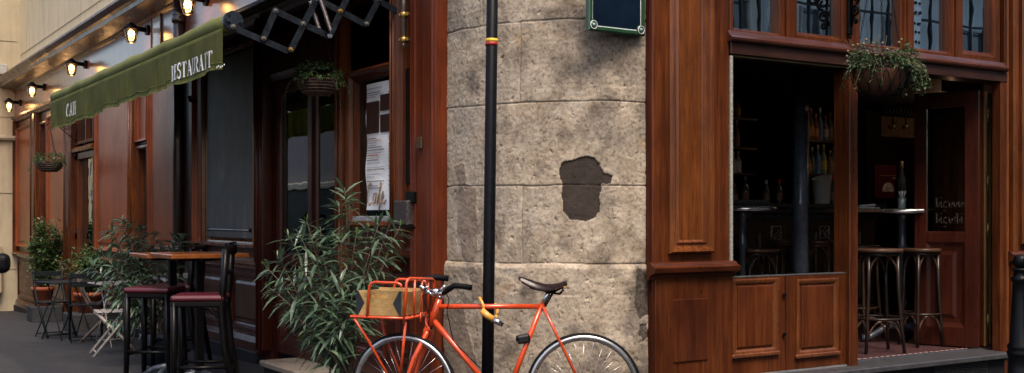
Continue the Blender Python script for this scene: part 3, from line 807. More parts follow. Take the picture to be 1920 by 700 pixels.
# scissor arm at the near end: flat dark bars, bolts and a spring, in the plane x = const square to the wall
def arm(xp, name_seed):
    random.seed(name_seed)
    def P(px, py):      # a point of the arm's plane at a place measured in the photo
        t = (px - 960) / F; e = (405 - py) / F
        xl = t * L.c + L.s; yl = -t * L.s + L.c; k = xp / xl
        return yl * k, EYE + e * k
    return P
xarm = AX1 + .075
PA = arm(xarm, 1)
AR = AW
STEEL = plain('dark_blue_painted_steel', (.012, .016, .021), .42, .2, .55, 26, .12)
BOLT = plain('worn_bolt_steel', (.28, .25, .22), .35, .9, .4, 50); BRS = plain('tarnished_brass', (.32, .2, .06), .4, .85, .4, 30)
def zpix(q): return (400 + q[0] * 380 / 1920, q[1] * 130 / 657)
bars = [((175, 260), (690, 480), 0), ((465, 370), (580, 105), 1), ((580, 105), (1090, 345), 0), ((725, 475), (975, -20), 1), ((975, -10), (1435, 235), 0), ((1090, 345), (1290, -90), 1),
        ((1435, 230), (1560, -5), 1), ((1440, -60), (1790, 140), 0)]
for a, b, lay in bars:
    (y0, z0), (y1, z1) = PA(*zpix(a)), PA(*zpix(b))
    mb = MB(); dv = Vector((y1 - y0, z1 - z0)); ln = dv.length; dv /= ln; nn = Vector((-dv.y, dv.x)) * .021
    xo = xarm + (.0 if lay == 0 else .014)
    poly = [(y0 + nn.x - dv.x * .01, z0 + nn.y - dv.y * .01), (y0 - dv.x * .024, z0 - dv.y * .024), (y0 - nn.x - dv.x * .01, z0 - nn.y - dv.y * .01), (y1 - nn.x + dv.x * .01, z1 - nn.y + dv.y * .01), (y1 + dv.x * .024, z1 + dv.y * .024), (y1 + nn.x + dv.x * .01, z1 + nn.y + dv.y * .01)]
    mb.extr(poly, xo, xo + .011); AR.part(mb, 'scissor_bar', STEEL)
for q, c_ in (((180, 258), 0), ((465, 370), 0), ((580, 107), 0), ((840, 230), 0), ((1190, 112), 1), ((722, 475), 1), ((1090, 345), 2), ((1440, 232), 0), ((972, -8), 2), ((1550, 0), 0)):
    y0, z0 = PA(*zpix(q)); mb = MB()
    mb.tube([(xarm - .012, y0, z0), (xarm + .03, y0, z0)], .017, 12); mb.tube([(xarm + .03, y0, z0), (xarm + .042, y0, z0)], [.012, .007], 10)
    AR.part(mb, 'bolt', [BOLT, BRS, plain('bright_washer_steel', (.45, .5, .52), .35, .8)][c_])
sp = MB(); (y0, z0), (y1, z1) = PA(*zpix((985, 0))), PA(*zpix((1085, 300)))
ns = 26; pts = []
for i in range(ns * 10 + 1):
    t = i / (ns * 10); a = i / 10 * 2 * PI
    pts.append((xarm + .05 + .013 * math.cos(a), y0 + (y1 - y0) * t + .013 * math.sin(a), z0 + (z1 - z0) * t))
sp.tube(pts, .0042, 5); sp.tube([(xarm + .05, y1, z1), (xarm + .035, *PA(*zpix((1090, 345))))], .006, 6)
SPM = plain('grey_spring_steel', (.22, .2, .2), .4, .8, .3, 40)
AR.part(sp, 'spring', SPM)
sp = MB(); pts = [(x - .07, y - .045, z - .01) for x, y, z in pts]; sp.tube(pts, .0042, 5); AR.part(sp, 'spring', SPM)
# winding rod on brass clamps by the pilaster
ry, rz0 = D - .10, L.z(757, 82, .1); rxx = lx(757, .1)
WR = Thing('winding_rod', 'steel awning rod held by two tarnished brass clamps on the wooden post', 'rod', L, (rxx, ry, rz0))
WR.part(MB().tube([(rxx, ry, rz0 + .02), (rxx, ry, 3.3)], .016, 12), 'rod', plain('scuffed_galvanised_steel', (.3, .27, .26), .4, .8, .4, 30))
for py in (28, 75):
    zz = L.z(757, py, .1); mb = MB().lathe([(.018, 0), (.027, .003), (.027, .035), (.018, .04)], (rxx, ry, zz - .02), 14)
    mb.box(rxx - .01, rxx + .05, ry, D - .06, zz - .012, zz + .014, .003); mb.box(rxx - .03, rxx - .01, ry - .03, ry + .02, zz - .01, zz + .01, .003)
    WR.part(mb, 'clamp', BRS)
WR.part(MB().lathe([(0, -.03), (.01, -.02), (.01, .02)], (rxx, ry, rz0), 10), 'rod_tip', BOLT)

# ------------------------------------------------------------------ wall lanterns
LG = glass('lantern_glass', .05, (1, .93, .8), .05, .003)
BULB = emis('lantern_bulb', (1, .52, .2), 7)
def lantern(px, py, label, p=.26):
    x, z = L.hit(px, py, p)
    T = Thing('wall_lantern', label, 'wall lamp', L, (x, D - .05, z), 'lit wall lanterns along the fascia')
    y = D - p
    T.part(MB().tube([(x + .0, D - .05, z + .05), (x, D - .09, z + .05)], .062, 14), 'wall_plate', BLK)
    T.part(MB().tube([(x, D - .08, z + .05), (x, D - .16, z + .055), (x, y, z + .055)], .03, 10), 'bracket', BLK)
    T.part(MB().lathe([(.088, .045), (.092, .06), (.07, .085), (.035, .11), (.02, .125), (0, .128)], (x, y, z), 8), 'hood', BLK)
    T.part(MB().lathe([(.035, -.11), (.05, -.105), (.066, -.04), (.08, .045)], (x, y, z), 8, caps=False), 'glass', LG)
    cage = MB()
    for k in range(8):
        a = 2 * PI * k / 8; ca, sa = math.cos(a), math.sin(a)
        cage.tube([(x + .083 * ca, y + .083 * sa, z + .05), (x + .069 * ca, y + .069 * sa, z - .04), (x + .052 * ca, y + .052 * sa, z - .105)], .0035, 4)
    cage.lathe([(.0, -.13), (.02, -.125), (.054, -.112), (.054, -.104), (.03, -.104)], (x, y, z), 8)
    T.part(cage, 'cage', plain('lantern_grey_metal', (.12, .11, .1), .4, .6))
    b = T.part(MB().lathe([(0, -.06), (.028, -.05), (.042, -.02), (.038, .01), (.018, .035)], (x, y, z), 14), 'bulb', BULB)
    ld = bpy.data.lights.new('lantern_light', 'POINT'); ld.energy = 1.5; ld.color = (1, .55, .22); ld.shadow_soft_size = .045
    lo = bpy.data.objects.new('lantern_light', ld); col.objects.link(lo); lo.parent = T.o; lo.location = (0, y - T.at.y, -.12 - .06)
    return T
lantern(17, 197, 'lit wall lantern nearest the far corner beside the cream house')
lantern(60, 168, 'lit wall lantern, second from the far corner of the fascia')
lantern(134, 126, 'lit wall lantern above the far end of the green awning')
lantern(246, 62, 'lit wall lantern above the middle of the awning roller')
lantern(352, 6, 'lit wall lantern cut by the top of the picture beside the downpipe')
# small dark-framed glazed slot in the fascia
sx0, sx1 = lx(293), lx(312)
T = Thing('fascia_window', 'narrow dark framed window slot in the pale fascia above the awning', 'window', L, ((sx0 + sx1) / 2, D, 3.2))
T.part(MB().rectframe(sx0, sx1, 3.27, L.z(302, 15), [(0, D - .05), (0, D - .07), (.03, D - .07), (.035, D - .055)], False), 'frame', WD)
T.part(MB().box(sx0 + .03, sx1 - .03, D - .056, D - .053, 3.3, L.z(302, 15) - .03), 'pane', plain('pale_slot_pane', (.3, .33, .35), .12))
# ------------------------------------------------------------------ rounded stone corner
CX, CY = .147, 6.74
dL = Vector((-math.sin(ANG), math.cos(ANG))); dR = Vector((math.cos(ANG), math.sin(ANG)))
aL, aR = 1.12, .90
def pier(phi, off=0.0):
    q = Vector((CX, CY)) + dL * aL * (1 - math.sin(phi)) + dR * aR * (1 - math.cos(phi))
    n = -(dR * aL * math.cos(phi) * -1 + dL * aR * math.sin(phi) * -1)   # inward
    nrm = Vector((-1, 0))
    t = -dL * aL * math.cos(phi) + dR * aR * math.sin(phi); nrm = Vector((t.y, -t.x)).normalized()
    return q + nrm * off
def phi_px(px):
    t = (px - 960) / F; lo, hi = 0.0, PI / 2
    for _ in range(40):
        m = (lo + hi) / 2; q = pier(m)
        if q.x / q.y < t: lo = m
        else: hi = m
    return (lo + hi) / 2
def pz(px, py): q = pier(phi_px(px)); return EYE + (405 - py) / F * q.y
def inpoly(x, y, P):
    c = False; j = len(P) - 1
    for i in range(len(P)):
        if (P[i][1] > y) != (P[j][1] > y) and x < (P[j][0]-P[i][0]) * (y-P[i][1]) / (P[j][1]-P[i][1]) + P[i][0]: c = not c
        j = i
    return c
def arcl():
    tab = [0.0]; 
    for k in range(1, 401): tab.append(tab[-1] + (pier(k/400*PI/2) - pier((k-1)/400*PI/2)).length)
    return tab
TAB = arcl(); LEN = TAB[-1]
def s_of(phi): 
    k = phi / (PI/2) * 400; i = min(int(k), 399); return TAB[i] + (TAB[i+1]-TAB[i]) * (k-i)
def phi_of(s):
    lo, hi = 0.0, PI/2
    for _ in range(30):
        m = (lo+hi)/2
        if s_of(m) < s: lo = m
        else: hi = m
    return (lo+hi)/2
def sp_(px): return s_of(phi_px(px))
HJ = [1.05, 1.54, 2.07, 2.58, 3.10]                     # bed joints
VJ = [(1.05, 1.54, sp_(980)), (1.54, 2.07, sp_(1163)), (2.07, 2.58, sp_(975)), (2.58, 3.1, sp_(1130)), (2.58, 3.1, sp_(905)), (0, 1.05, sp_(1180) + .3)]
def pp(pts): return [(sp_(a), pz(a, b)) for a, b in pts]
PATCH = [pp([(1052, 306), (1075, 298), (1100, 295), (1116, 299), (1125, 312), (1133, 324), (1148, 330), (1146, 344), (1128, 347), (1124, 370), (1124, 398), (1112, 412), (1097, 416), (1070, 410), (1056, 396), (1052, 372), (1056, 350), (1048, 326)])]
GREY = [pp([(851, 310), (871, 306), (876, 345), (893, 352), (897, 470), (883, 500), (868, 480), (858, 420), (864, 352)]),
        pp([(838, 590), (870, 560), (905, 700), (905, 720), (838, 720)]), pp([(884, 490), (908, 500), (912, 560), (893, 560)])]
DARKS = [pp([(1192, 500), (1214, 520), (1212, 590), (1196, 600), (1186, 570), (1190, 530)]), pp([(1196, 608), (1208, 606), (1212, 628), (1204, 640), (1194, 630)])]
PALE = [pp([(905, 350), (976, 352), (978, 420), (960, 440), (915, 430)]), pp([(982, 350), (1045, 352), (1052, 420), (1030, 450), (985, 430)]), pp([(1190, 60), (1214, 66), (1214, 180), (1196, 150)]), pp([(838, 200), (900, 200), (905, 300), (838, 310)]),
        pp([(1085, 170), (1098, 173), (1096, 177), (1064, 176), (1068, 171)]), pp([(1066, 196), (1080, 190), (1102, 192), (1096, 200), (1078, 203)]), pp([(950, 503), (968, 502), (962, 516), (950, 516)])]
NZ, NS = 620, 330
zlo, zhi = -.05, 3.16
bm = bmesh.new(); lay = bm.verts.layers.float_color.new('mark'); grid = []
def fb(x, y, z, o=4):
    return noise.fractal(Vector((x, y, z)), 1.0, 2.0, o)
for j in range(NZ + 1):
    z = zlo + (zhi - zlo) * j / NZ; row = []
    for i in range(NS + 1):
        s = LEN * i / NS; ph = None
        if j == 0: pass
        row.append((s, z))
    grid.append(row)
PH = [phi_of(LEN * i / NS) for i in range(NS + 1)]
BASE = [(pier(p), pier(p, 1.0) - pier(p)) for p in PH]
vg = []; S_D = sp_(1140); S_E = sp_(1205)
for j, row in enumerate(grid):
    out = []
    for i, (s, z) in enumerate(row):
        wob = .010 * fb(s * 2.2, z * 2.2, 3, 3); zz = z + wob; ss = s + wob
        d = 1.0
        hj = 1.0
        for k, h in enumerate(HJ): hj = min(hj, abs(zz - h))
        vj = 1.0
        for a, b, v_ in VJ:
            if a <= zz <= b: vj = min(vj, abs(ss - v_))
        jw = .0045 * (1 + .7 * fb(s * 5, z * 5, 9, 2))
        groove = max(0, 1 - hj / max(jw, .003)) * .012 + max(0, 1 - vj / max(jw * .9, .003)) * .010
        soft = max(0, 1 - min(hj, vj) / .02) ** 2 * .0015
        rough = .0018 * fb(s * 14, z * 14, 1, 5) + .003 * fb(s * 3, z * 3, 2, 3) 
        pit = fb(s * 26, z * 26, 5, 2)
        if pit > .62: rough -= .008 * min(1, (pit - .62) * 6)
        off = rough - groove - soft + .002 * fb(s * 42, z * 42, 7, 3) - .003 * max(0, fb(s * 9, z * 11, 17, 4))
        if zz < 1.05: off += .018 * min(1, (1.05 - zz) / .03) + .006
        if 0.0 < 1.05 - zz < .20: off -= .010 * max(0, fb(s * 4, z * 8, 21, 4))
        n1 = .012 * fb(s * 13, z * 13, 30, 3); sx, zx = s + n1, z + .012 * fb(s * 13, z * 13, 40, 3)
        mk = [0.0, 0.0, 0.0]
        for P_ in PATCH:
            if inpoly(sx, zx, P_): mk[0] = 1; off = off * .6 - .010
        for P_ in DARKS:
            if inpoly(sx, zx, P_): mk[0] = .55; off -= .006
        for P_ in GREY:
            if inpoly(sx, zx, P_): mk[1] = 1; off += .004
        for kk, P_ in enumerate(PALE):
            if inpoly(sx, zx, P_): mk[2] = .28 if kk < 4 else .9
        pass
        b, n = BASE[i]; q = b + n * off
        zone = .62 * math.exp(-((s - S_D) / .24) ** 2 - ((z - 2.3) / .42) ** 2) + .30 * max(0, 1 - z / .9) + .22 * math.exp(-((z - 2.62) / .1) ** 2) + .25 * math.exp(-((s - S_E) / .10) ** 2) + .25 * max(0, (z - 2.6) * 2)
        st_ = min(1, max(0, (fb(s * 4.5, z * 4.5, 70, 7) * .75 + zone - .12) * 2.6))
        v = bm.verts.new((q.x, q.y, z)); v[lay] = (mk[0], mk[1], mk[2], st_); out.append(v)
    vg.append(out)
for j in range(NZ):
    for i in range(NS):
        f = bm.faces.new((vg[j][i], vg[j][i+1], vg[j+1][i+1], vg[j+1][i])); f.smooth = True
m, n, b = nodes('weathered_limestone')
v = coords(n)
big = noi(n, v, 1.5, 6, .62, .3); med = noi(n, v, 7, 7, .7); fin = noi(n, v, 46, 6, .8); spk = noi(n, v, 75, 4, .75)
c = ramp(n, med, [(.3, (.20, .155, .105)), (.5, (.40, .325, .24)), (.68, (.54, .455, .35))])
c = mix(n, ramp(n, big, [(.4, 0.0), (.62, .6)]), c, (.36, .31, .25))
c = mix(n, ramp(n, noi(n, coords(n, (1, 1, 1.4)), 3.3, 8, .72), [(.55, 0.0), (.66, .5)]), c, (.30, .19, .09))
c = mix(n, ramp(n, noi(n, coords(n, (1, 1, .8)), 2.1, 9, .78, .5), [(.5, 0.0), (.66, .9)]), c, (.10, .07, .045))
c = mix(n, ramp(n, fin, [(.36, .85), (.48, 0.0)]), c, (.08, .055, .035))
c = mix(n, ramp(n, spk, [(.58, 0.0), (.72, .45)]), c, (.62, .48, .33))
geo = n.nodes.new('ShaderNodeTexCoord'); sepz = n.nodes.new('ShaderNodeSeparateXYZ'); lk(n, geo.outputs['Object'], sepz.inputs[0])
low = n.nodes.new('ShaderNodeMapRange'); lk(n, sepz.outputs[2], low.inputs[0]); low.inputs[1].default_value = .75; low.inputs[2].default_value = .1
foot_dark = n.nodes.new('ShaderNodeMath'); foot_dark.operation = 'MULTIPLY'; lk(n, low.outputs[0], foot_dark.inputs[0]); lk(n, noi(n, v, 4, 8, .8), foot_dark.inputs[1])
c = mix(n, ramp(n, foot_dark.outputs[0], [(.2, 0.0), (.5, .85)]), c, (.04, .034, .03))  # mottled darker tone towards the foot of the stone
at_ = n.nodes.new('ShaderNodeAttribute'); at_.attribute_name = 'mark'; sp3 = n.nodes.new('ShaderNodeSeparateXYZ'); lk(n, at_.outputs['Vector'], sp3.inputs[0])
dk = ramp(n, mix(n, .5, fin, med), [(.35, (.010, .007, .005)), (.65, (.05, .034, .025))])
gy = ramp(n, mix(n, .5, fin, med), [(.35, (.13, .095, .07)), (.65, (.28, .21, .155))])
pl = ramp(n, fin, [(.35, (.20, .165, .13)), (.6, (.46, .41, .34))])
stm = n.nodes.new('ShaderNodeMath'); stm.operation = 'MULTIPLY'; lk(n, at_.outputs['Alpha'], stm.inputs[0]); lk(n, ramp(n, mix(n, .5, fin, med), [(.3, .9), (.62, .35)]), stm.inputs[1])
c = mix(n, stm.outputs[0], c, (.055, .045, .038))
c = mix(n, ramp(n, mix(n, .5, sp3.outputs[1], mix(n, .5, fin, med)), [(.48, 0.0), (.72, .85)]), c, gy)
c = mix(n, sp3.outputs[2], c, pl); c = mix(n, ramp(n, mix(n, .42, sp3.outputs[0], fin), [(.42, 0.0), (.56, 1.0)]), c, dk)
lk(n, c, b.inputs['Base Color']); b.inputs['Roughness'].default_value = .88
bump(n, b, mix(n, .55, fin, spk), .5, .009)
STONE = m
PT = Thing('stone_corner', 'rounded weathered limestone corner of the building with wide blocks, between the two wooden fronts', 'stone wall', W, (CX, CY + .2, 0))
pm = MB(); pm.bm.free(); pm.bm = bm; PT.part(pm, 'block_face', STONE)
mb = MB(); ring = [pier(k / 24 * PI / 2, -.01) for k in range(25)]
back = [Vector((CX, CY)) + dL * aL + dR * aR]
mb.extr([(q.x, q.y) for q in ring] + [(back[0].x, back[0].y)], 3.14, HB, 'z'); PT.part(mb, 'upper_wall', STONE)

# ------------------------------------------------------------------ sign pole
Yp = 6.72; px_ = lambda px, Y=Yp: (px - 960) / F * Y; pzz = lambda py, Y=Yp: EYE + (405 - py) / F * Y
SPo = Thing('sign_pole', 'tall black steel pole with a yellow and red band, the orange bicycle locked to it', 'pole', W, (px_(913.8), Yp, 0))
def pol(z): return Vector((px_(914.2) + (px_(923) - px_(914.2)) * (z - pzz(700)) / (pzz(0) - pzz(700)), Yp, z))
PM = plain('black_pole_paint', (.0035, .004, .0055), .42, 0, .5, 30, .1, .08, spots=((.03, .03, .035), 60, .7, .4))
SPo.part(MB().tube([pol(0), pol(1.0), pol(4.6)], [.037, .035, .0325], 20), 'pole', PM)
zb0, zb1, zb2 = pzz(86), pzz(79.5), pzz(73)
SPo.part(MB().tube([pol(zb0), pol(zb1)], .0362, 20), 'red_band', plain('red_band_tape', (.35, .02, .015), .45))
SPo.part(MB().tube([pol(zb1), pol(zb2)], .0362, 20), 'yellow_band', plain('yellow_band_tape', (.75, .48, .03), .45))

# ------------------------------------------------------------------ street name plate (its lettering lies above the picture)
D = Rr.D; rx = Rr.x
yq = D - .03
qx0, qx1 = Rr.x(1102, y=yq), Rr.x(1207.5, y=yq); qz0 = Rr.z(1102, 57, y=yq); qz1 = qz0 + .42
SN = Thing('street_sign', 'dark blue enamel street plate in a green frame with ringed corner studs', 'street sign', Rr, ((qx0 + qx1) / 2, yq, qz0))
SN.part(MB().box(qx0 + .02, qx1 - .02, yq - .004, yq + .006, qz0 + .02, qz1 - .02), 'plate', plain('navy_enamel', (.003, .010, .022), .4, 0, .35, 4, .03, .1))
GRN = plain('green_sign_frame', (.012, .05, .022), .35, 0, .25, 20, .05, .3)
SN.part(MB().rectframe(qx0, qx1, qz0, qz1, [(0, yq + .02), (0, yq - .008), (.008, yq - .014), (.026, yq - .014), (.03, yq - .004)], False), 'frame', GRN)
PWH = plain('pale_enamel_line', (.6, .66, .64), .3)
SN.part(MB().rectframe(qx0 + .029, qx1 - .029, qz0 + .029, qz1 - .029, [(0, yq - .0045), (0, yq - .0065), (.0045, yq - .0065), (.0045, yq - .0045)], False), 'white_line', PWH)
for cx_ in (qx0 + .035, qx1 - .035):
    for cz_ in (qz0 + .035, qz1 - .035):
        mt = Matrix.Translation((cx_, yq - .006, cz_)) @ Matrix.Rotation(R(90), 4, 'X')
        st = SN.part(MB().lathe([(.030, -.003), (.031, .008), (.0, .012)], (0, 0, 0), 20, mt), 'stud', GRN)
        SN.part(MB().tube([(cx_ + .0245 * math.cos(k * PI / 12), yq - .0165, cz_ + .0245 * math.sin(k * PI / 12)) for k in range(24)], .0026, 5, closed=True), 'ring', PWH, st)
        SN.part(MB().lathe([(.011, .008), (.011, .014), (.006, .019), (0, .02)], (0, 0, 0), 12, mt), 'screw', plain('screw_enamel_worn', (.2, .3, .28), .3, .4), st)
SN.part(MB().tube([((qx0 + qx1) / 2 - .1, yq + .006, qz0 + .2), ((qx0 + qx1) / 2 - .1, yq + .12, qz0 + .2)], .01, 6).tube([((qx0 + qx1) / 2 + .1, yq + .006, qz0 + .2), ((qx0 + qx1) / 2 + .1, yq + .12, qz0 + .2)], .01, 6), 'fixing', GR)

# ------------------------------------------------------------------ right wooden bar front
S = Thing('wooden_shopfront', 'brown varnished wooden bar front on the right with transom windows and wide openings', 'shopfront', Rr, (rx(1500), D, 0))
X0, X1 = rx(1216), rx(1360)
XM0, XM1 = rx(1583), rx(1599)
XE = rx(1866); XR = 9.6
ZL0, ZL1 = Rr.z(1470, 114), Rr.z(1470, 92)          # lintel bottom and top
ZT = 3.55
zcap = Rr.z(1290, 507, .08)
# left pier: body, return, upper moulded panel, cap, lower panel
S.part(MB().box(X0, X1, D - .04, D + .30, -.05, ZT + .2, .008), 'pier', WV)
ux0, ux1 = rx(1255, .06), rx(1337, .06); uz0 = Rr.z(1295, 475, .06)
mb = MB(); mb.rectframe(ux0, ux1, uz0, ZT + .1, [(0, D - .04), (0, D - .065), (.012, D - .085), (.03, D - .08), (.04, D - .06), (.055, D - .055), (.07, D - .07), (.08, D - .05), (.085, D - .044)], True)
S.part(mb, 'upper_panel', WM)
mb = MB(); mb.extr([(D - .04, zcap - .06), (D - .06, zcap - .055), (D - .07, zcap - .03), (D - .12, zcap - .01), (D - .13, zcap + .02), (D - .10, zcap + .03), (D - .08, zcap + .05), (D - .04, zcap + .055)], X0 - .05, X1 + .02)
S.part(mb, 'cap_moulding', WH)
mb = MB(); mb.box(X0 - .0, X1 + .0, D - .07, D - .035, -.04, zcap - .05, .004)
S.part(mb, 'lower_board', WV)
lz0, lz1 = Rr.z(1295, 682, .07), Rr.z(1295, 556, .07)
mb = MB(); mb.rectframe(rx(1258, .07), rx(1330, .07), lz0, lz1, [(0, D - .069), (.006, D - .064), (.012, D - .064), (.02, D - .080)], True); S.part(mb, 'lower_panel', wood('figured_panel_wood', (.04, .009, .004), (.16, .04, .012), .35, worn=.4, fine=.6))
S.part(MB().box(X0 - .02, X0 + .0, D - .03, D + .2, 0, ZT), 'return_board', WD)  # side turned from the light, its shade put into a darker wood
# middle post, right post, lintel
S.part(MB().box(XM0, XM1, D - .05, D + .1, .26, ZL0, .006), 'post', WV)
S.part(MB().box(XE, rx(1878), D - .05, D + .03, .2, ZL0, .006), 'post', WV)
S.part(MB().box(X1, XE + .08, D - .055, D + .12, ZL0, ZL1, .004), 'lintel', wood('lintel_wood', (.03, .011, .008), (.07, .026, .019), .4, axis='x'))
mb = MB(); mb.extr([(D, ZL1), (D - .07, ZL1), (D - .085, ZL1 + .012), (D - .088, ZL1 + .026), (D - .06, ZL1 + .045), (D - .045, ZL1 + .075), (D, ZL1 + .08)], X1 - .02, XE + .06)
S.part(mb, 'sill_moulding', wood('sill_wood', (.055, .017, .011), (.12, .038, .024), .3, axis='x'))
# transom windows
TW = [(1362, 1465, 1371, 1452), (1478, 1582, 1492, 1563), (1599, 1693, 1608, 1676), (1700, 1783, 1710, 1771), (1789, 1868, 1803, 1859)]
TG = glass('transom_glass', .62, (.30, .34, .34), .0, .0006)
for k, (a, b_, c_, d_) in enumerate(TW):
    A, B = rx(a), rx(b_); zb_ = ZL1 + .055
    w0 = rx(c_) - A
    o = S.part(MB().rectframe(A, B, zb_, ZT, [(0, D + .06), (0, D - .03), (.008, D - .036), (w0 * .62, D - .036), (w0 * .72, D - .02), (w0 * .95, D - .014), (w0, D + .02), (w0, D + .045)], False), 'window', WV)
    S.part(MB().box(A + w0 * .9, B - w0 * .9, D + .022, D + .027, zb_ + .02, ZT - .02), 'pane', TG, o)
for a, b_ in ((1465, 1478), (1582, 1599), (1693, 1700), (1783, 1789)):
    S.part(MB().box(rx(a) + .002, rx(b_) - .002, D - (.045 if b_ != 1599 else .06), D + .06, ZL1 + .05, ZT), 'mullion', WV)
S.part(MB().box(X1, 9.6, D - .05, D + .1, ZT + .002, ZT + .5), 'fascia', WH)
# right pier
PX0 = rx(1876)
S.part(MB().box(PX0, XR, D - .04, D + .03, -.05, ZT, .006), 'pier', WV)
for a, b_, h in ((1877, 1881, .06), (1884, 1893, .085), (1895, 1898, .06)):
    S.part(MB().box(rx(a), rx(b_), D - h, D - .035, .2, ZT, .01), 'fillet', WM)
zc2 = Rr.z(1898, 484, .08)
mb = MB(); mb.extr([(D - .04, zc2 - .06), (D - .06, zc2 - .055), (D - .07, zc2 - .03), (D - .14, zc2 - .01), (D - .15, zc2 + .02), (D - .10, zc2 + .03), (D - .08, zc2 + .05), (D - .04, zc2 + .055)], rx(1878), XR)
S.part(mb, 'cap_moulding', WH)
mb = MB(); mb.rectframe(rx(1903), XR - .1, Rr.z(1910, 458, .06), ZT - .05, [(0, D - .04), (0, D - .065), (.012, D - .085), (.03, D - .08), (.04, D - .06), (.055, D - .055), (.07, D - .07), (.08, D - .05), (.085, D - .044)], True); S.part(mb, 'upper_panel', WM)
mb = MB(); mb.rectframe(rx(1903), XR - .1, .35, zc2 - .15, [(0, D - .04), (0, D - .055), (.02, D - .045), (.05, D - .055)], True); S.part(mb, 'lower_panel', WP)
# pale metal strip with screws on the left jamb
zj0, zj1 = Rr.z(1360, 516, .0), Rr.z(1360, 106, .0)
S.part(MB().box(X1 + .001, X1 + .022, D - .052, D - .03, zj0, zj1, .003), 'jamb_strip', plain('pale_metal_strip', (.42, .42, .36), .4, .4, .4, 60, .2))
S.part(MB().box(X1 - .02, X1, D - .03, D + .2, .3, ZL0), 'jamb', WD)
S.part(MB().box(X1 + .022, XM0, D - .03, D - .02, ZL0 - .014, ZL0 - .001, .002), 'track', plain('brassy_track', (.25, .2, .1), .4, .7))
# two half height doors
ztop = Rr.z(1470, 517); zbot = Rr.z(1470, 694)
def half(a, b_, pa, pb, lab):
    A, B = rx(a), rx(b_)
    d = S.part(MB().box(A, B, D - .02, D + .03, zbot, ztop, .003), 'half_door', WV, label=lab)
    zz1, zz0 = Rr.z((pa + pb) / 2, 522), Rr.z((pa + pb) / 2, 664)
    mb = MB(); mb.rectframe(rx(pa), rx(pb), zz0, zz1, [(0, D - .021), (0, D - .034), (.010, D - .038), (.026, D - .034), (.036, D - .026), (.04, D - .021)], True); S.part(mb, 'moulding', WM, d)
    mb = MB(); mb.rectframe(rx(pa) + .052, rx(pb) - .052, zz0 + .055, zz1 - .05, [(0, D - .021), (0, D - .030), (.004, D - .034), (.03, D - .034)], True)
    S.part(mb, 'raised_panel', wood('door_panel_wood', (.055, .012, .004), (.19, .05, .014), .33, worn=.5, fine=.6), d)
    S.part(MB().box(rx(pa) - .01, rx(pb) + .01, D - .046, D - .02, zz0 - .014, zz0 + .012, .006), 'weather_bar', WM, d)
    S.part(MB().box(A, B, D - .03, D + .025, zbot - .012, zbot - .001), 'kick_strip', plain('pale_aluminium_strip', (.5, .52, .52), .35, .7), d)
    S.part(MB().box(A, B, D - .022, D + .034, ztop + .001, ztop + .007), 'top_strip', plain('thin_steel_strip', (.3, .32, .33), .35, .8), d)
    return d
h1 = half(1364, 1469, 1367, 1453, 'left half door of the pair'); h2 = half(1470.5, 1582, 1487, 1566, 'right half door of the pair')
for z in (ztop - .12, zbot + .12): S.part(MB().box(X1 - .015, X1 + .012, D - .056, D - .028, z - .035, z + .035, .004), 'hinge', BLK)
for z in (ztop - .13, zbot + .25): S.part(MB().tube([(rx(1464), D - .03, z), (rx(1464), D - .04, z)], .014, 10), 'lock', BLK, h1)

# stone step, grille and lower step
St = Thing('doorstep', 'long grey stone doorstep across the bar openings with a dark vent grille below', 'step', Rr, (rx(1650), D - .1, .1))
sxa, sxb = rx(1590, .16), rx(1893, .16)
St.part(MB().box(rx(1366), rx(1893, .16), D - .20, D + .10, .235, .275, .006), 'tread', plain('grey_step_board', (.055, .055, .06), .45, .1, .35, 12, .3))
St.part(MB().box(rx(1366), sxb - .05, D - .15, D + .1, -.02, .234), 'riser', DKS)
mb = MB(); gx0, gx1 = rx(1752, .16), rx(1852, .16)
for k in range(34): mb.box(gx0 + (gx1 - gx0) * k / 34, gx0 + (gx1 - gx0) * k / 34 + .006, D - .158, D - .151, .08, .22)
for k in range(9): mb.box(gx0, gx1, D - .162, D - .158, .08 + k * .017, .085 + k * .017)
St.part(mb, 'vent_grille', plain('grille_grey_metal', (.05, .055, .06), .45, .6))
single(MB().box(rx(1405), rx(1880, .5), D - .5, D - .14, -.05, .10, .01), 'lower_step', plain('dark_lower_step_stone', (.028, .029, .032), .6, 0, .4, 8, .3), 'dark lower step running along the street below the grey doorstep', 'step', Rr, (rx(1650), D - .3, 0))
# bar floor inside
FLZ = .27
m, n, b = nodes('red_patterned_floor'); v = coords(n)
ck = n.nodes.new('ShaderNodeTexChecker'); ck.inputs['Scale'].default_value = 22; lk(n, v, ck.inputs[0])
ck.inputs[1].default_value = (.07, .024, .028, 1); ck.inputs[2].default_value = (.045, .017, .02, 1)
lk(n, mix(n, .4, ck.outputs[0], (.06, .03, .03)), b.inputs['Base Color']); b.inputs['Roughness'].default_value = .5
BR = Thing('bar_room', 'dark bar room behind the open front on the right', 'room', Rr, (rx(1600), D + 2, FLZ))
XI0, XI1 = X1 - .05, 12.6
BR.part(MB().box(XI0, XI1 - .0, D + .1, D + 4.4, .15, FLZ), 'floor', m)
mb = MB()
for k in range(70):
    x = X1 + .1 + k * .065
    if x < XE: mb.box(x, x + .04, D + .20, D + .212, FLZ, FLZ + .003)
BR.part(mb, 'tile_border', plain('pale_tile_border', (.4, .32, .3), .5))
BR.part(MB().box(X1, XE, D + .101, D + .135, FLZ, FLZ + .006), 'floor_track', plain('blue_grey_track', (.12, .17, .22), .35, .6))
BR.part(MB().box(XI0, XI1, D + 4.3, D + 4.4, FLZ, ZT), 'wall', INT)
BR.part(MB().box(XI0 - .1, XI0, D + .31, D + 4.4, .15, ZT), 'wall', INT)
BR.part(MB().box(XI1, XI1 + .1, D + .31, D + 4.4, .15, ZT), 'wall', INT)
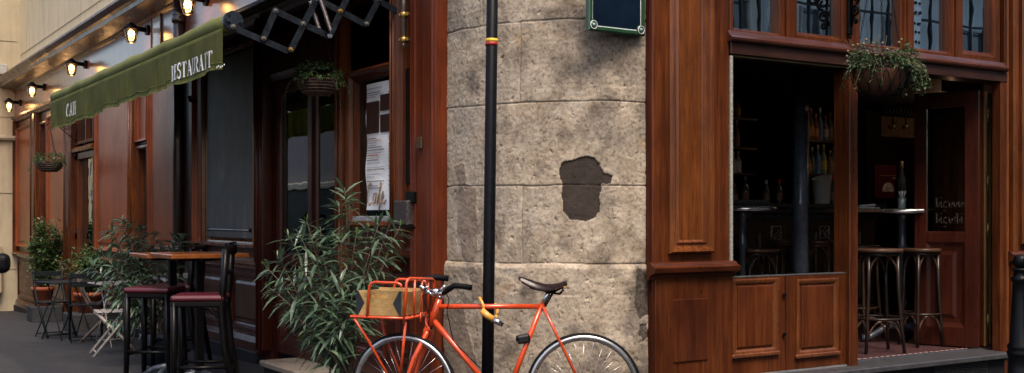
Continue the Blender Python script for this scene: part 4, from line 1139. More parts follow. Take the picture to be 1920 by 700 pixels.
BR.part(MB().box(XI0, XI1, D + .13, D + 4.4, ZL0 + .14, ZL0 + .2), 'ceiling', INT)
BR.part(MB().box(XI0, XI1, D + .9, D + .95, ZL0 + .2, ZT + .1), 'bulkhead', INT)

# folded glazed leaves at the right jamb: edges with brass hinges, one leaf swung inside
FG = Thing('folding_door', 'folded wooden glazed doors stacked at the right jamb of the bar opening', 'door', Rr, (XE, D + .1, FLZ))
za, zb_ = FLZ + .01, ZL0 - .05
xs0 = rx(1836)
def mt_leaf(x, y, ang): return Matrix.Translation((x, y, 0)) @ Matrix.Rotation(ang, 4, 'Z')
# the swung leaf: hinged at px 1838, running inward and to the left
def leaf_pts(x, y, ang, wd, glassmat, nm='leaf'):
    M_ = mt_leaf(x, y, ang); zr_ = FLZ + .95
    mb = MB()
    for (a, b_, c_, d_) in ((-wd, -wd + .10, za, zb_), (-.11, 0, za, zb_), (-wd + .10, -.11, zb_ - .13, zb_), (-wd + .10, -.11, za, za + .16), (-wd + .10, -.11, zr_ - .09, zr_)):
        mb.box(a, b_, -.022, .022, c_, d_, .004, M_)
    o = FG.part(mb, nm, WD)
    mb = MB(); mb.rectframe(-wd + .10, -.11, za + .16, zr_ - .09, [(0, -.018), (.03, -.006), (.07, -.004), (.10, -.014)], True)
    for v in mb.bm.verts: v.co = M_ @ v.co
    FG.part(mb, 'lower_panel', WD, o)
    mb = MB(); mb.box(-wd + .10, -.11, -.003, .003, zr_, zb_ - .13, 0, M_); FG.part(mb, 'pane', glassmat, o)
    return o, M_
LGm = glass('leaf_glass', .07, (.75, .8, .78), 0, .004)
hx, hy = Rr.hit(1836, 400, y=D + .12)[0], D + .12
tx_, ty_ = Rr.hit(1716, 400, y=D + .62)[0], D + .62
angl = math.atan2(hy - ty_, hx - tx_); wl = math.hypot(hx - tx_, hy - ty_)
lf, Ml = leaf_pts(hx, hy, angl, wl, LGm)
S2 = MB()
def scrawl(mb, x, z, word, h, M_):
    """blackletter-like looping script, painted on the pane"""
    u = x
    for ch in word:
        up = ch in 'bdfhkltLD'; dn = ch in 'gpqy'
        k = .62 * h
        pts = [(u, 0), (u + .10 * h, k), (u + .16 * h, .1 * h), (u + .34 * h, 0), (u + .42 * h, k * .8)]
        if up: pts = [(u, 0), (u + .05 * h, h), (u + .16 * h, h * .9), (u + .14 * h, .05 * h), (u + .36 * h, .1 * h), (u + .4 * h, k * .7)]
        if dn: pts = [(u + .3 * h, k), (u + .02 * h, k * .7), (u + .12 * h, 0), (u + .3 * h, .1 * h), (u + .28 * h, -.35 * h), (u + .05 * h, -.3 * h)]
        if ch == 'i': pts = [(u, k * .8), (u + .1 * h, k), (u + .12 * h, 0), (u + .24 * h, .1 * h)]; 
        if ch == 's': pts = [(u + .3 * h, k), (u + .08 * h, k * .8), (u + .28 * h, k * .35), (u + .02 * h, 0)]
        mb.tube([M_ @ Vector((a, -.008, z + b_)) for a, b_ in pts], .0048, 5)
        if ch == 'i': mb.tube([M_ @ Vector((u + .1 * h, -.008, z + h * .9)), M_ @ Vector((u + .12 * h, -.008, z + h))], .005, 5)
        u += (.30 if ch in 'is' else .46) * h
    return u
zt_ = EYE + (405 - 383) / F * 9.3
scrawl(S2, -wl + .17, zt_ - .03, 'Liqueurs', .085, Ml); scrawl(S2, -wl + .17, zt_ - .16, 'Digestifs', .085, Ml)
FG.part(S2, 'lettering', plain('gold_script_paint', (.03, .024, .014), .4, .3), lf)
for k, (pa, pb, dy, mt_) in enumerate(((1838, 1845, .17, WG), (1847, 1854, .25, WG), (1857, 1864, .33, WV))):
    A, B = rx(pa, -dy), rx(pb, -dy)
    Mk = mt_leaf(B, D + dy, angl)
    tk = (B - A) * abs(math.sin(angl)) + .004
    e = FG.part(MB().box(-wl + .1, 0, 0, tk, za, zb_, .003, Mk), 'folded_leaf', WV)
    FG.part(MB().box(-.004, .012, .001, tk - .001, za, zb_, .002, Mk), 'leaf_edge', mt_, e)
    for z in (zb_ - .2, zb_ - .75, za + .95, za + .2):
        FG.part(MB().tube([Mk @ Vector((.016, tk * .9, z - .06)), Mk @ Vector((.016, tk * .9, z + .06))], .009, 10), 'hinge', BRS, e)
        FG.part(MB().box(.012, .015, .004, tk * .8, z - .12, z + .1, 0, Mk), 'hinge_plate', plain('dull_hinge_plate', (.2, .15, .07), .45, .6), e)

# ------------------------------------------------------------------ things inside the bar
def rdepth(px, Y):           # perpendicular distance in the right frame of a point seen at px with camera depth Y
    return Y * (Rr.c - Rr.s * (px - 960) / F)
IRON = plain('blue_black_iron', (.05, .065, .085), .35, .2, .5, 14, .3, .4)
yc = D + 1.0; cxp = rx(1501, y=yc)
C_ = Thing('iron_column', 'slim dark blue painted iron column standing inside the left opening of the bar', 'column', Rr, (cxp, yc, FLZ))
C_.part(MB().lathe([(.085, 0), (.085, .06), (.068, .08), (.063, .12), (.062, 1.15), (.067, 1.16), (.067, 1.2), (.062, 1.21), (.060, 3.0)], (cxp, yc, FLZ), 22), 'shaft', IRON)
kz = Rr.z(1503, 205, y=yc)
C_.part(MB().extr([(cxp - .02, kz), (cxp + .0, kz - .022), (cxp + .026, kz), (cxp + .004, kz + .024)], yc - .068, yc - .06, 'y'), 'sticker', plain('torn_white_sticker', (.55, .55, .5), .6))
# counter
yb = 8.0; zc_ = 1.47
bx0_, bx1_ = Rr.x(1345, y=yb), Rr.x(1640, y=yb)
CT = Thing('bar_counter', 'dark panelled bar counter with a black grooved top', 'counter', Rr, ((bx0_ + bx1_) / 2, yb, FLZ))
CDK = wood('counter_dark_wood', (.06, .035, .024), (.13, .08, .055), .35)
CT.part(MB().box(bx0_, bx1_, yb, yb + .5, FLZ, zc_ - .08), 'front', CDK)
mb = MB(); mb.extr([(yb + .02, zc_ - .16), (yb - .04, zc_ - .15), (yb - .06, zc_ - .11), (yb - .13, zc_ - .09), (yb - .14, zc_ - .06), (yb - .12, zc_ - .045), (yb - .15, zc_ - .035), (yb - .15, zc_), (yb + .6, zc_)] + [(yb + .6, zc_ - .05), (yb + .02, zc_ - .06)], bx0_, bx1_)
CT.part(mb, 'counter_top', plain('black_counter_top', (.07, .08, .09), .25, .2, .3, 20, 0, .4))
for pa, pb in ((1376, 1428), (1476, 1533), (1560, 1615)):
    mb = MB(); A, B = Rr.x(pa, y=yb), Rr.x(pb, y=yb); mb.rectframe(A, B, FLZ + .2, zc_ - .25, [(0, yb), (0, yb - .02), (.03, yb - .02), (.045, yb - .004), (.1, yb - .004), (.12, yb - .014)], True); CT.part(mb, 'panel', CDK)
random.seed(11)
TI = plain('pewter_tile', (.7, .72, .7), .35, .7, .3, 40); 
for pa, pb in ((1443, 1463), (1535, 1553)):
    A, B = Rr.x(pa, y=yb), Rr.x(pb, y=yb); z1_, z0_ = Rr.z(pa, 424, y=yb), Rr.z(pa, 457, y=yb)
    o = CT.part(MB().box(A, B, yb - .012, yb, z0_, z1_), 'ornament_tile', CDK)
    mb = MB()
    for k in range(7):
        u0 = random.uniform(A + .01, B - .01); w0 = random.uniform(z0_ + .01, z1_ - .01); a = random.choice([.7, .9, -.8, .75, 0, 1.57])
        ln = random.uniform(.03, .09); pts = [(min(max(u0 + t * ln * math.cos(a) + .012 * math.sin(3 * t), A), B), yb - .014, min(max(w0 + t * ln * math.sin(a), z0_), z1_)) for t in (-1, -.5, 0, .5, 1)]
        mb.tube(pts, .0035, 4)
    mb.rectframe(A, B, z0_, z1_, [(0, yb - .012), (0, yb - .016), (.006, yb - .016), (.006, yb - .012)], False)
    CT.part(mb, 'relief', TI, o)
# magazine and folded cloth on the counter
mgx = Rr.x(1405, y=yb - .05)
single(MB().box(mgx - .2, mgx + .22, yb - .11, yb + .1, zc_ + .002, zc_ + .018, .006).box(mgx - .15, mgx + .2, yb - .08, yb + .08, zc_ + .019, zc_ + .034, .006), 'folded_magazine', plain('magazine_grey_paper', (.16, .16, .17), .5, 0, .8, 40), 'rolled grey magazines lying on the left end of the bar counter', 'magazine', Rr, (mgx, yb, zc_))
nx_ = Rr.x(1612, y=yb - .3)
# champagne bucket
ybk = yb + .08; bkx = Rr.x(1541, y=ybk)
BK = Thing('wine_bucket', 'shiny steel wine bucket with a slanting rim standing on the bar counter', 'bucket', Rr, (bkx, ybk, zc_))
mb = MB().lathe([(.075, 0), (.08, .01), (.10, .27), (.104, .275), (.096, .275), (.077, .02)], (bkx, ybk, zc_ + .003), 28)
for v in mb.bm.verts:
    if v.co.z > zc_ + .2: v.co.z += (v.co.x - bkx) * .3
BK.part(mb, 'body', plain('steel_painted_gleam', (.8, .82, .85), .25, .3, .1, 3))  # whitish base stands in for window light gleaming on the steel
# bottles
def bottle(px, zb0, h, yy, glassc, labelc, capc, lab, r=.036, grp=None):
    x = Rr.x(px, y=yy)
    T = Thing('bottle', lab, 'bottle', Rr, (x, yy, zb0), grp)
    glassc = tuple(min(1, q * 6) for q in glassc); labelc = labelc and tuple(min(.9, q * 2.2) for q in labelc); capc = tuple(min(.9, q * 2) for q in capc)  # colours raised to stand in for light missing in the bar
    T.part(MB().lathe([(r * .9, 0), (r, .01), (r, h * .52), (r * .8, h * .6), (r * .38, h * .72), (r * .34, h * .9)], (x, yy, zb0), 14), 'glass_body', plain('bottle_glass', glassc, .12, 0, .2, 10, 0, .6))
    if labelc: T.part(MB().lathe([(r * 1.02, h * .14), (r * 1.02, h * .44)], (x, yy, zb0), 14, caps=False), 'paper_label', plain('bottle_paper_label', labelc, .6, 0, .35, 60))
    T.part(MB().lathe([(r * .42, h * .82), (r * .42, h * .97), (r * .3, h), (0, h)], (x, yy, zb0), 10), 'cap', plain('bottle_cap_foil', capc, .4, .4))
ys_ = 8.75
zs1 = Rr.z(1540, 264, y=ys_); zs2 = Rr.z(1540, 327, y=ys_) + .0
SH = Thing('bottle_shelf', 'dark back bar shelves behind the iron column, holding the spirit bottles', 'shelf', Rr, (Rr.x(1550, y=ys_), ys_, FLZ))
sxl, sxr = Rr.x(1505, y=ys_), Rr.x(1640, y=ys_)
for z in (zs1, zs2, zs1 + .45): SH.part(MB().box(sxl, sxr, ys_ - .08, ys_ + .15, z - .025, z), 'shelf_board', CDK)
SH.part(MB().box(sxl, sxr, ys_ + .15, ys_ + .18, FLZ, ZL0 + .1), 'back', INT)
for x in (sxl, sxr): SH.part(MB().box(x - .02, x + .02, ys_ - .08, ys_ + .15, FLZ, zs1 + .5), 'side', CDK)
Bs = [(1520, zs1, .36, (.05, .03, .02), (.35, .16, .07), (.35, .1, .03), 'slim brown bottle with orange label at the left of the upper back shelf'),
      (1537, zs1, .37, (.04, .07, .13), (.08, .12, .3), (.5, .5, .5), 'clear bottle with blue label, second on the upper back shelf'),
      (1556, zs1, .33, (.03, .035, .03), (.12, .1, .1), (.1, .1, .1), 'dark bottle without bright label, third on the upper back shelf'),
      (1566, zs1, .36, (.06, .05, .05), (.25, .06, .05), (.35, .35, .34), 'bottle with steel pourer and red label at the right of the upper back shelf'),
      (1522, zs2, .30, (.02, .03, .03), (.1, .1, .09), (.3, .3, .28), 'dark bottle at the left of the lower back shelf'),
      (1533, zs2, .33, (.03, .08, .2), (.08, .14, .4), (.35, .35, .4), 'blue bottle with pale neck on the lower back shelf'),
      (1544, zs2, .34, (.06, .08, .05), (.5, .32, .05), (.6, .42, .03), 'bottle with a bright yellow neck on the lower back shelf'),
      (1556, zs2, .27, (.05, .045, .04), (.12, .1, .08), (.2, .2, .2), 'short plain bottle beside the yellow necked one'),
      (1568, zs2, .28, (.2, .03, .04), (.4, .1, .14), (.45, .03, .03), 'pink-red patterned bottle with red cap at the right of the lower back shelf')]
Bs += [(1514, zs1, .31, (.03, .05, .03), (.2, .18, .1), (.2, .2, .1), 'green bottle at the far left of the upper back shelf beside the column'), (1529, zs1, .30, (.07, .03, .02), (.3, .22, .1), (.3, .25, .1), 'short amber bottle between the orange and the blue labelled ones'),
       (1547, zs1, .29, (.05, .06, .07), (.3, .3, .3), (.3, .05, .04), 'clear bottle with pale label, right of the blue labelled one'), (1575, zs1, .34, (.04, .04, .05), (.3, .28, .22), (.4, .4, .38), 'bottle with pale label at the right end of the upper back shelf'),
       (1515, zs2, .27, (.04, .05, .03), (.25, .2, .1), (.2, .15, .05), 'squat olive bottle at the far left of the lower back shelf'), (1562, zs2, .31, (.04, .05, .05), (.3, .25, .18), (.1, .1, .1), 'clear bottle left of the pink-red patterned one'), (1575, zs2, .33, (.05, .03, .02), (.3, .2, .08), (.4, .3, .1), 'amber bottle at the right end of the lower back shelf')]
for q in Bs: bottle(q[0], q[1] + .001, q[2], ys_ + .02, *q[3:])
for px, h, cc, lb in ((1461, .25, (.4, .02, .03), 'wine bottle with red capsule on the bar counter left of the iron column'), (1377, .2, (.45, .04, .05), 'short bottle with red cap and pourer at the left end of the counter'),
                      (1562, .3, (.4, .02, .03), 'wine bottle with red capsule on the counter right of the steel bucket'), (1398, .27, (.1, .1, .1), 'dark wine bottle on the counter behind the grey magazines'), (1437, .24, (.3, .28, .2), 'small pale capped bottle on the counter, third from the left')):
    bottle(px, zc_ + .001, h, yb + .2, (.012, .015, .012), (.1, .05, .04), cc, lb, .034)
# left back shelf, very dark
yl_ = 8.9; lab_n = 0
SH2 = Thing('bottle_shelf', 'dark wall shelves at the left end of the bar, with bottles in deep shade', 'shelf', Rr, (Rr.x(1375, y=yl_), yl_, FLZ))
for z in (Rr.z(1375, 222, y=yl_), Rr.z(1375, 277, y=yl_), Rr.z(1375, 325, y=yl_)):
    SH2.part(MB().box(Rr.x(1350, y=yl_), Rr.x(1410, y=yl_), yl_ - .08, yl_ + .15, z - .02, z), 'shelf_board', CDK)
for px, py, h, c1, c2, lb in ((1368, 222, .26, (.03, .02, .02), (.2, .12, .08), 'dim bottle at the left of the top shelf, left end of the bar'), (1382, 222, .25, (.1, .04, .01), (.5, .22, .06), 'amber bottle with orange label on the top shelf, left end of the bar'),
      (1366, 277, .24, (.1, .1, .11), None, 'clear bottle at the left of the middle shelf, left end of the bar'), (1381, 277, .3, (.08, .05, .05), (.25, .1, .1), 'tall bottle with reddish label on the middle shelf, left end of the bar'),
      (1367, 325, .24, (.12, .12, .13), None, 'clear bottle, leftmost on the low shelf at the left end of the bar'), (1375, 325, .23, (.12, .12, .13), None, 'clear bottle, middle one on the low shelf at the left end of the bar'), (1384, 325, .24, (.12, .12, .13), None, 'clear bottle, rightmost on the low shelf at the left end of the bar')):
    bottle(px, Rr.z(px, py, y=yl_) + .001, h, yl_ + .02, c1, c2, (.2, .2, .2), lb, .036)

# bentwood bar stools
BW = wood('bentwood_brown', (.06, .03, .018), (.12, .062, .038), .35); BWD = wood('bentwood_black_brown', (.014, .009, .007), (.035, .02, .016), .35)
def bar_stool(px, Y, ztop_, label, leg=BWD, r=.19, rot=.3):
    yy = rdepth(px, Y); x = Rr.x(px, y=yy); zt2 = ztop_ - FLZ
    T = Thing('bentwood_stool', label, 'bar stool', Rr, (x, yy, FLZ), 'bentwood bar stools inside the bar')
    z0 = FLZ
    T.part(MB().lathe([(0, zt2 - .03), (r * .96, zt2 - .03), (r, zt2 - .022), (r, zt2 - .006), (r * .97, zt2), (0, zt2 - .003)], (x, yy, z0), 28), 'seat', BW)
    T.part(MB().lathe([(r * .78, zt2 - .055), (r * .86, zt2 - .055), (r * .86, zt2 - .031), (r * .78, zt2 - .031)], (x, yy, z0), 24), 'seat_ring', leg)
    tops = []; 
    for k in range(4):
        a = rot + k * PI / 2; ca, sa = math.cos(a), math.sin(a)
        pt = lambda rr, z: Vector((x + rr * ca, yy + rr * sa, z0 + z))
        T.part(MB().tube([pt(r * .82, zt2 - .04), pt(r * .86, zt2 * .6), pt(r * .98, zt2 * .25), pt(r * 1.1, 0)], [.015, .015, .014, .013], 10), 'leg', leg)
        tops.append(a)
    rg = .27
    T.part(MB().tube([(x + r * .95 * math.cos(k * PI / 16), yy + r * .95 * math.sin(k * PI / 16), z0 + rg) for k in range(32)], .011, 8, closed=True), 'foot_ring', leg)
    for z1, dz in ((zt2 - .045, .17), (rg - .012, .16)):
        for k in range(4):
            a0 = rot + k * PI / 2; mb = MB()
            pts = []
            rr = r * (.84 if z1 > .4 else .98)
            for q in range(13):
                t = q / 12; a = a0 + PI / 2 * t
                chord = (1 - abs(math.cos(PI * t)) ** 2.0)
                A_ = Vector((math.cos(a0), math.sin(a0))) * rr; B_ = Vector((math.cos(a0 + PI/2), math.sin(a0 + PI/2))) * rr
                P_ = A_.lerp(B_, t); pts.append((x + P_.x, yy + P_.y, z0 + z1 - dz + dz * math.sin(PI * t) ** .55))
            mb.tube(pts, .009, 7); T.part(mb, 'arch_brace', BW)
    return T
bar_stool(1645, 9.03, 1.09, 'bentwood bar stool with round brown seat, largest one in the right opening', r=.20)
bar_stool(1727, 9.45, 1.08, 'bentwood bar stool under the marble table, right one in the opening', r=.16, rot=.5)
bar_stool(1612, 10.1, 1.09, 'bentwood bar stool mostly hidden behind the middle post', leg=BW, r=.18, rot=.9)
bar_stool(1417, 9.7, 1.07, 'bentwood bar stool with wide seat behind the left half door', r=.21, rot=.5)
bar_stool(1358, 10.2, 1.06, 'bentwood bar stool at the left jamb, partly hidden by it', r=.17, rot=.2)
bar_stool(1532, 10.2, 1.13, 'lighter brown bentwood stool right of the iron column', leg=BW, r=.15, rot=.1)
bar_stool(1468, 10.9, 1.12, 'bentwood bar stool behind the wide one, left of the iron column', leg=BW, r=.15, rot=.7)
# cast iron pedestal tables
def ped_table(px, Y, zt2, r, label, edge):
    yy = rdepth(px, Y); x = Rr.x(px, y=yy); h = zt2 - FLZ
    T = Thing('pedestal_table', label, 'bar table', Rr, (x, yy, FLZ), 'high round tables inside the bar')
    T.part(MB().lathe([(0, h - .006), (r, h - .006), (r, h), (0, h + .0)], (x, yy, FLZ), 36), 'table_top', plain('white_marble_top', (.5, .48, .44), .2, 0, .2, 6))
    T.part(MB().lathe([(r * .9, h - .035), (r + .004, h - .035), (r + .006, h - .02), (r + .003, h - .001), (r - .004, h - .001), (r - .004, h - .03)], (x, yy, FLZ), 40), 'metal_edge', edge)
    T.part(MB().lathe([(.06, .1), (.035, .14), (.03, .3), (.04, .33), (.028, .36), (.028, h - .35), (.045, h - .32), (.03, h - .28), (.034, h - .1), (.10, h - .035)], (x, yy, FLZ), 16), 'pedestal', IRON)
    for k in range(3):
        a = .5 + k * 2 * PI / 3; ca, sa = math.cos(a), math.sin(a)
        T.part(MB().tube([(x + .03 * ca, yy + .03 * sa, FLZ + .13), (x + .12 * ca, yy + .12 * sa, FLZ + .14), (x + .22 * ca, yy + .22 * sa, FLZ + .08), (x + .30 * ca, yy + .30 * sa, FLZ + .03), (x + .36 * ca, yy + .36 * sa, FLZ + .035)], [.04, .036, .03, .028, .036], 10), 'foot', IRON)
    return x, yy
STE = plain('ribbed_steel_edge', (.5, .5, .5), .25, .95, .3, 30)
tx1, ty1 = ped_table(1692, 9.75, EYE + 12.5 / F * 9.75, .29, 'high round marble table with steel edge in the right opening', STE)
ped_table(1392, 9.5, EYE + 17 / F * 9.5, .28, 'high round table with shiny steel edge behind the left half door', STE)
# cup with cutlery on the table
cz_ = EYE + 13 / F * 9.75; cxp2, cyp2 = tx1 - .07, ty1 - .05
CU = Thing('cutlery_cup', 'small grey zinc cup full of white cutlery on the marble table', 'cup', Rr, (cxp2, cyp2, cz_))
CU.part(MB().lathe([(.03, 0), (.038, .09), (.035, .09), (.028, .006)], (cxp2, cyp2, cz_ + .003), 16), 'cup', plain('blue_grey_zinc', (.2, .25, .27), .45, .5, .3, 30))
random.seed(2)
for k in range(7):
    a = random.uniform(0, 6.28); q = random.uniform(.01, .025)
    CU.part(MB().tube([(cxp2, cyp2, cz_ + .02), (cxp2 + q * math.cos(a), cyp2 + q * math.sin(a), cz_ + .12), (cxp2 + 1.4 * q * math.cos(a), cyp2 + 1.4 * q * math.sin(a), cz_ + .15)], [.003, .004, .008], 6), 'cutlery', plain('pale_cutlery', (.6, .6, .58), .35, .3))
px2, py2 = Rr.x(1618, y=ty1 + .1), ty1 + .1
single(MB().box(px2 - .13, px2 + .1, py2 - .1, py2 + .1, cz_ - .0, cz_ + .012, .004).tube([(px2 - .1, py2 - .05, cz_ + .02), (px2 + .05, py2 - .08, cz_ + .03), (px2 + .12, py2, cz_ + .022)], .012, 8), 'newspaper', plain('grey_newsprint', (.25, .25, .25), .7, 0, .6, 40), 'crumpled grey newspaper lying beyond the middle post', 'newspaper', Rr, (px2, py2, cz_))
# ledge it lies on
single(MB().box(Rr.x(1600, y=ty1), Rr.x(1655, y=ty1), ty1 - .05, ty1 + .3, cz_ - .03, cz_ - .003, .004).box(Rr.x(1610, y=ty1), Rr.x(1622, y=ty1), ty1 + .1, ty1 + .2, FLZ, cz_ - .03), 'side_table', CDK, 'narrow dark side table under the crumpled newspaper', 'table', Rr, (Rr.x(1625, y=ty1), ty1, FLZ))
# coat rack on the back wall, poster, bottle picture, ceiling lamp
yw = 8.4
def rz(px, py, y=yw): return Rr.z(px, py, y=y)
KR = Thing('coat_rack', 'pale board with two iron coat hooks high on the wall of the bar', 'coat rack', Rr, (Rr.x(1682, y=yw), yw, rz(1682, 262)))
KR.part(MB().box(Rr.x(1650, y=yw), Rr.x(1712, y=yw), yw - .02, yw, rz(1682, 258), rz(1682, 220), .004), 'board', plain('dim_beige_board', (.13, .10, .075), .6))
mb = MB(); A, B = Rr.x(1652, y=yw), Rr.x(1712, y=yw)
for k in range(9):
    mb.tube([(A + (B - A) * k / 9, yw - .05, rz(1682, 219)), (A + (B - A) * (k + 1) / 9, yw - .05, rz(1682, 200))], .005, 4); mb.tube([(A + (B - A) * (k + 1) / 9, yw - .05, rz(1682, 219)), (A + (B - A) * k / 9, yw - .05, rz(1682, 200))], .005, 4)
KR.part(mb, 'lattice', IRON)
for px in (1667, 1691):
    x = Rr.x(px, y=yw); z = rz(px, 238)
    KR.part(MB().tube([(x + .03, yw - .02, z + .12), (x + .03, yw - .04, z + .02), (x + .01, yw - .08, z - .02), (x - .03, yw - .09, z + .0)], .008, 6), 'hook', IRON)
    KR.part(MB().lathe([(0, -.018), (.016, -.01), (.016, .01), (0, .018)], (x - .03, yw - .09, z), 10), 'knob', plain('porcelain_knob', (.6, .58, .52), .3))
PO = Thing('poster', 'red framed poster with an oval grey seascape picture on the bar wall', 'poster', Rr, (Rr.x(1660, y=yw), yw, rz(1660, 370)))
A, B = Rr.x(1637, y=yw), Rr.x(1684, y=yw)
PO.part(MB().box(A, B, yw - .03, yw - .01, rz(1660, 372), rz(1660, 310), .003), 'panel', plain('dull_red_poster', (.08, .008, .008), .5, 0, .2, 10))
cxo, czo, ro = Rr.x(1661, y=yw), rz(1661, 352), .095
PO.part(MB().extr([(cxo + ro * math.cos(k * PI / 14), czo - .03 + .085 * max(0, math.sin(k * PI / 14))) for k in range(15)] + [(cxo - ro, czo - .045), (cxo + ro, czo - .045)], yw - .034, yw - .03, 'y'), 'picture', plain('grey_blue_picture', (.6, .7, .8), .6, 0, .7, 14))
PO.part(MB().box(A + .07, B - .07, yw - .034, yw - .03, rz(1660, 330), rz(1660, 329)).box(B - .14, B - .04, yw - .034, yw - .03, rz(1660, 333), rz(1660, 336)), 'print_line', plain('pale_print', (.35, .25, .2), .6))
bx_ = Rr.x(1691, y=yw)
bottle(1691, rz(1691, 378, yw - .1), .45, yw - .1, (.015, .025, .04), (.03, .04, .06), (.4, .4, .38), 'tall dark blue bottle with pale cap beside the red poster', .045)
for px, a, b_, lb in ((1765, 1751, 1778, 'left of the two pale notices seen through the swung glazed door'), (1803, 1790, 1813, 'right of the two pale notices seen through the swung glazed door')):
    x0_, x1_ = Rr.x(a, y=yw), Rr.x(b_, y=yw); T = Thing('wall_notice', lb, 'notice', Rr, ((x0_ + x1_) / 2, yw, rz(px, 375)))
    T.part(MB().box(x0_, x1_, yw - .02, yw - .01, rz(px, 372), rz(px, 300)), 'sheet', plain('dim_notice_paper', (.6, .58, .52), .7, 0, .15, 8))
    mb = MB()
    for k in range(12): mb.box(x0_ + .03, x1_ - .03 - .02 * (k % 3), yw - .023, yw - .0205, rz(px, 306 + k * 5) - .006, rz(px, 306 + k * 5))
    T.part(mb, 'text_lines', plain('grey_text_ink', (.12, .12, .12), .7))
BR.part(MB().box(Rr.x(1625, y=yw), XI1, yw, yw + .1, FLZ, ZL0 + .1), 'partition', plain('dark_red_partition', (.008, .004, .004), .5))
yl2 = D + 2.0; lx_, lz_ = Rr.hit(1775, 219, y=yl2)
T = Thing('hanging_lamp', 'tiny lit amber lamp glowing behind the swung glazed door', 'lamp', Rr, (lx_, yl2, lz_))
T.part(MB().lathe([(.012, -.03), (.018, -.01), (.016, .03), (.008, .035)], (lx_, yl2, lz_), 10), 'lamp_shade', emis('amber_lamp', (1, .33, .06), 3))
ld = bpy.data.lights.new('amber_light', 'POINT'); ld.energy = 1.7; ld.color = (1, .6, .35); ld.shadow_soft_size = .03
lo = bpy.data.objects.new('amber_light', ld); col.objects.link(lo); lo.parent = T.o; lo.location = (0, -.06, 0)
T.part(MB().tube([(lx_, yl2, lz_ + .035), (lx_, yl2, ZL0 + .14)], .004, 5), 'cord', BLK)
# hanging shelf board with capital letters behind the lintel
wx, wz_ = Rr.hit(1785, 160, y=D + .75)
WB = Thing('lettered_board', 'dark board with pale capitals WINE hanging just behind the lintel', 'sign', Rr, (wx, D + .75, wz_))
WB.part(MB().box(wx - .12, wx + .45, D + .75, D + .77, wz_ - .06, wz_ + .16), 'board', plain('dim_grey_board', (.12, .11, .1), .6))
GL['W'] = (.9, [(.08, 1, .28, 0, TK), (.28, 0, .45, .8, TN), (.45, 1, .62, 0, TK), (.62, 0, .82, 1, TN)] + ser(.08, .98) + ser(.82, .98)); GL['I'] = (.3, [(.14, 0, .14, 1, TK)] + ser(.14, .02) + ser(.14, .98))
lt = MB(); write(lt, 'WINE', wx - .09, wz_ - .03, .1, 1.0, lambda x, z: D + .748); WB.part(lt, 'lettering', plain('pale_board_lettering', (.5, .48, .42), .6))

# ------------------------------------------------------------------ hanging basket with iron bracket
def scroll(mb, M_, cx, cz, r, turns, a0, rad=.006, sgn=1):
    pts = []
    n = int(turns * 16)
    for k in range(n + 1):
        a = a0 + sgn * k / 16 * 2 * PI; rr = r * (1 - .75 * k / n); pts.append(M_ @ Vector((cx + rr * math.cos(a), 0, cz + rr * math.sin(a))))
    mb.tube(pts, rad, 5)
p_b = .42; bxx, bzz = Rr.hit(1650, 131, p_b); yb_ = D - p_b
HBk = Thing('hanging_basket', 'round hanging basket of brown coir and green trailing plants over the bar opening', 'hanging basket', Rr, (bxx, yb_, bzz))
rb = .185
COIR = plain('brown_coir_liner', (.085, .032, .014), .9, 0, .5, 16, .8)
mb = MB(); mb.lathe([(0, -.185), (.06, -.18), (.11, -.155), (.15, -.105), (.172, -.05), (.183, 0), (.176, .012), (.15, 0)], (bxx, yb_, bzz), 28)
random.seed(9)
for v in mb.bm.verts: v.co += Vector((noise.noise(v.co * 14), noise.noise(v.co * 14 + Vector((5, 5, 5))), noise.noise(v.co * 14 + Vector((9, 1, 1))))) * .014
HBk.part(mb, 'liner', COIR)
mb = MB()
mb.tube([(bxx + rb * math.cos(k * PI / 16), yb_ + rb * math.sin(k * PI / 16), bzz + .004) for k in range(32)], .006, 6, closed=True)
for k in range(14):
    a = k * 2 * PI / 14; pts = []
    for t in range(9):
        f = t / 8; rr = rb * math.cos(f * PI / 2) ** .7 + .008; zz = -.20 * math.sin(f * PI / 2); aa = a + f * .5
        pts.append((bxx + rr * math.cos(aa), yb_ + rr * math.sin(aa), bzz + zz))
    mb.tube(pts, .0035, 4)
    pts = [(2 * bxx - x, y, z) for x, y, z in pts]; mb.tube(pts, .0035, 4)
HBk.part(mb, 'wire_frame', BLK)
VINE = leafmat('trailing_leaf_green', (.014, .036, .014), (.06, .11, .04), .5)
def foliage_ball(mb, c, rx_, ry_, rz_, n, l0, l1, w_, trail=None, seed=3, drp=.5):
    random.seed(seed); c = Vector(c)
    for k in range(n):
        a = random.uniform(0, 2 * PI); e = random.uniform(-.25, 1); rr = random.uniform(.45, 1) ** .5
        p = c + Vector((rx_ * rr * math.cos(a) * math.sqrt(1 - min(e * e, .9) * .7), ry_ * rr * math.sin(a) * math.sqrt(1 - min(e * e, .9) * .7), rz_ * rr * e))
        q = noise.noise(p * 9)
        if q < -.22: continue
        d = (p - c).normalized() + Vector((random.uniform(-.8, .8), random.uniform(-.8, .8), random.uniform(-.5, .7)))
        l = random.uniform(l0, l1); mb.leaf(p, d, l, l * w_, drp, .15, random.uniform(-.6, .6))
mb = MB(); foliage_ball(mb, (bxx + .05, yb_, bzz + .03), .27, .22, .14, 1500, .025, .05, .35, seed=4)
stem = MB(); random.seed(14)
def trailer(mb, stem, p, d, L_, n, ls, wd=.4, grav=.35):
    p = Vector(p); d = Vector(d).normalized(); pts = [p.copy()]
    for k in range(n):
        d = (d + Vector((random.uniform(-.2, .2), random.uniform(-.2, .2), -grav))).normalized(); p = p + d * L_ / n; pts.append(p.copy())
        for q in range(3):
            mb.leaf(p, Vector((random.uniform(-1, 1), random.uniform(-1, 1), random.uniform(-.6, .4))), random.uniform(ls * .6, ls), ls * wd, .4, .12)
    stem.tube(pts, .0018, 4)
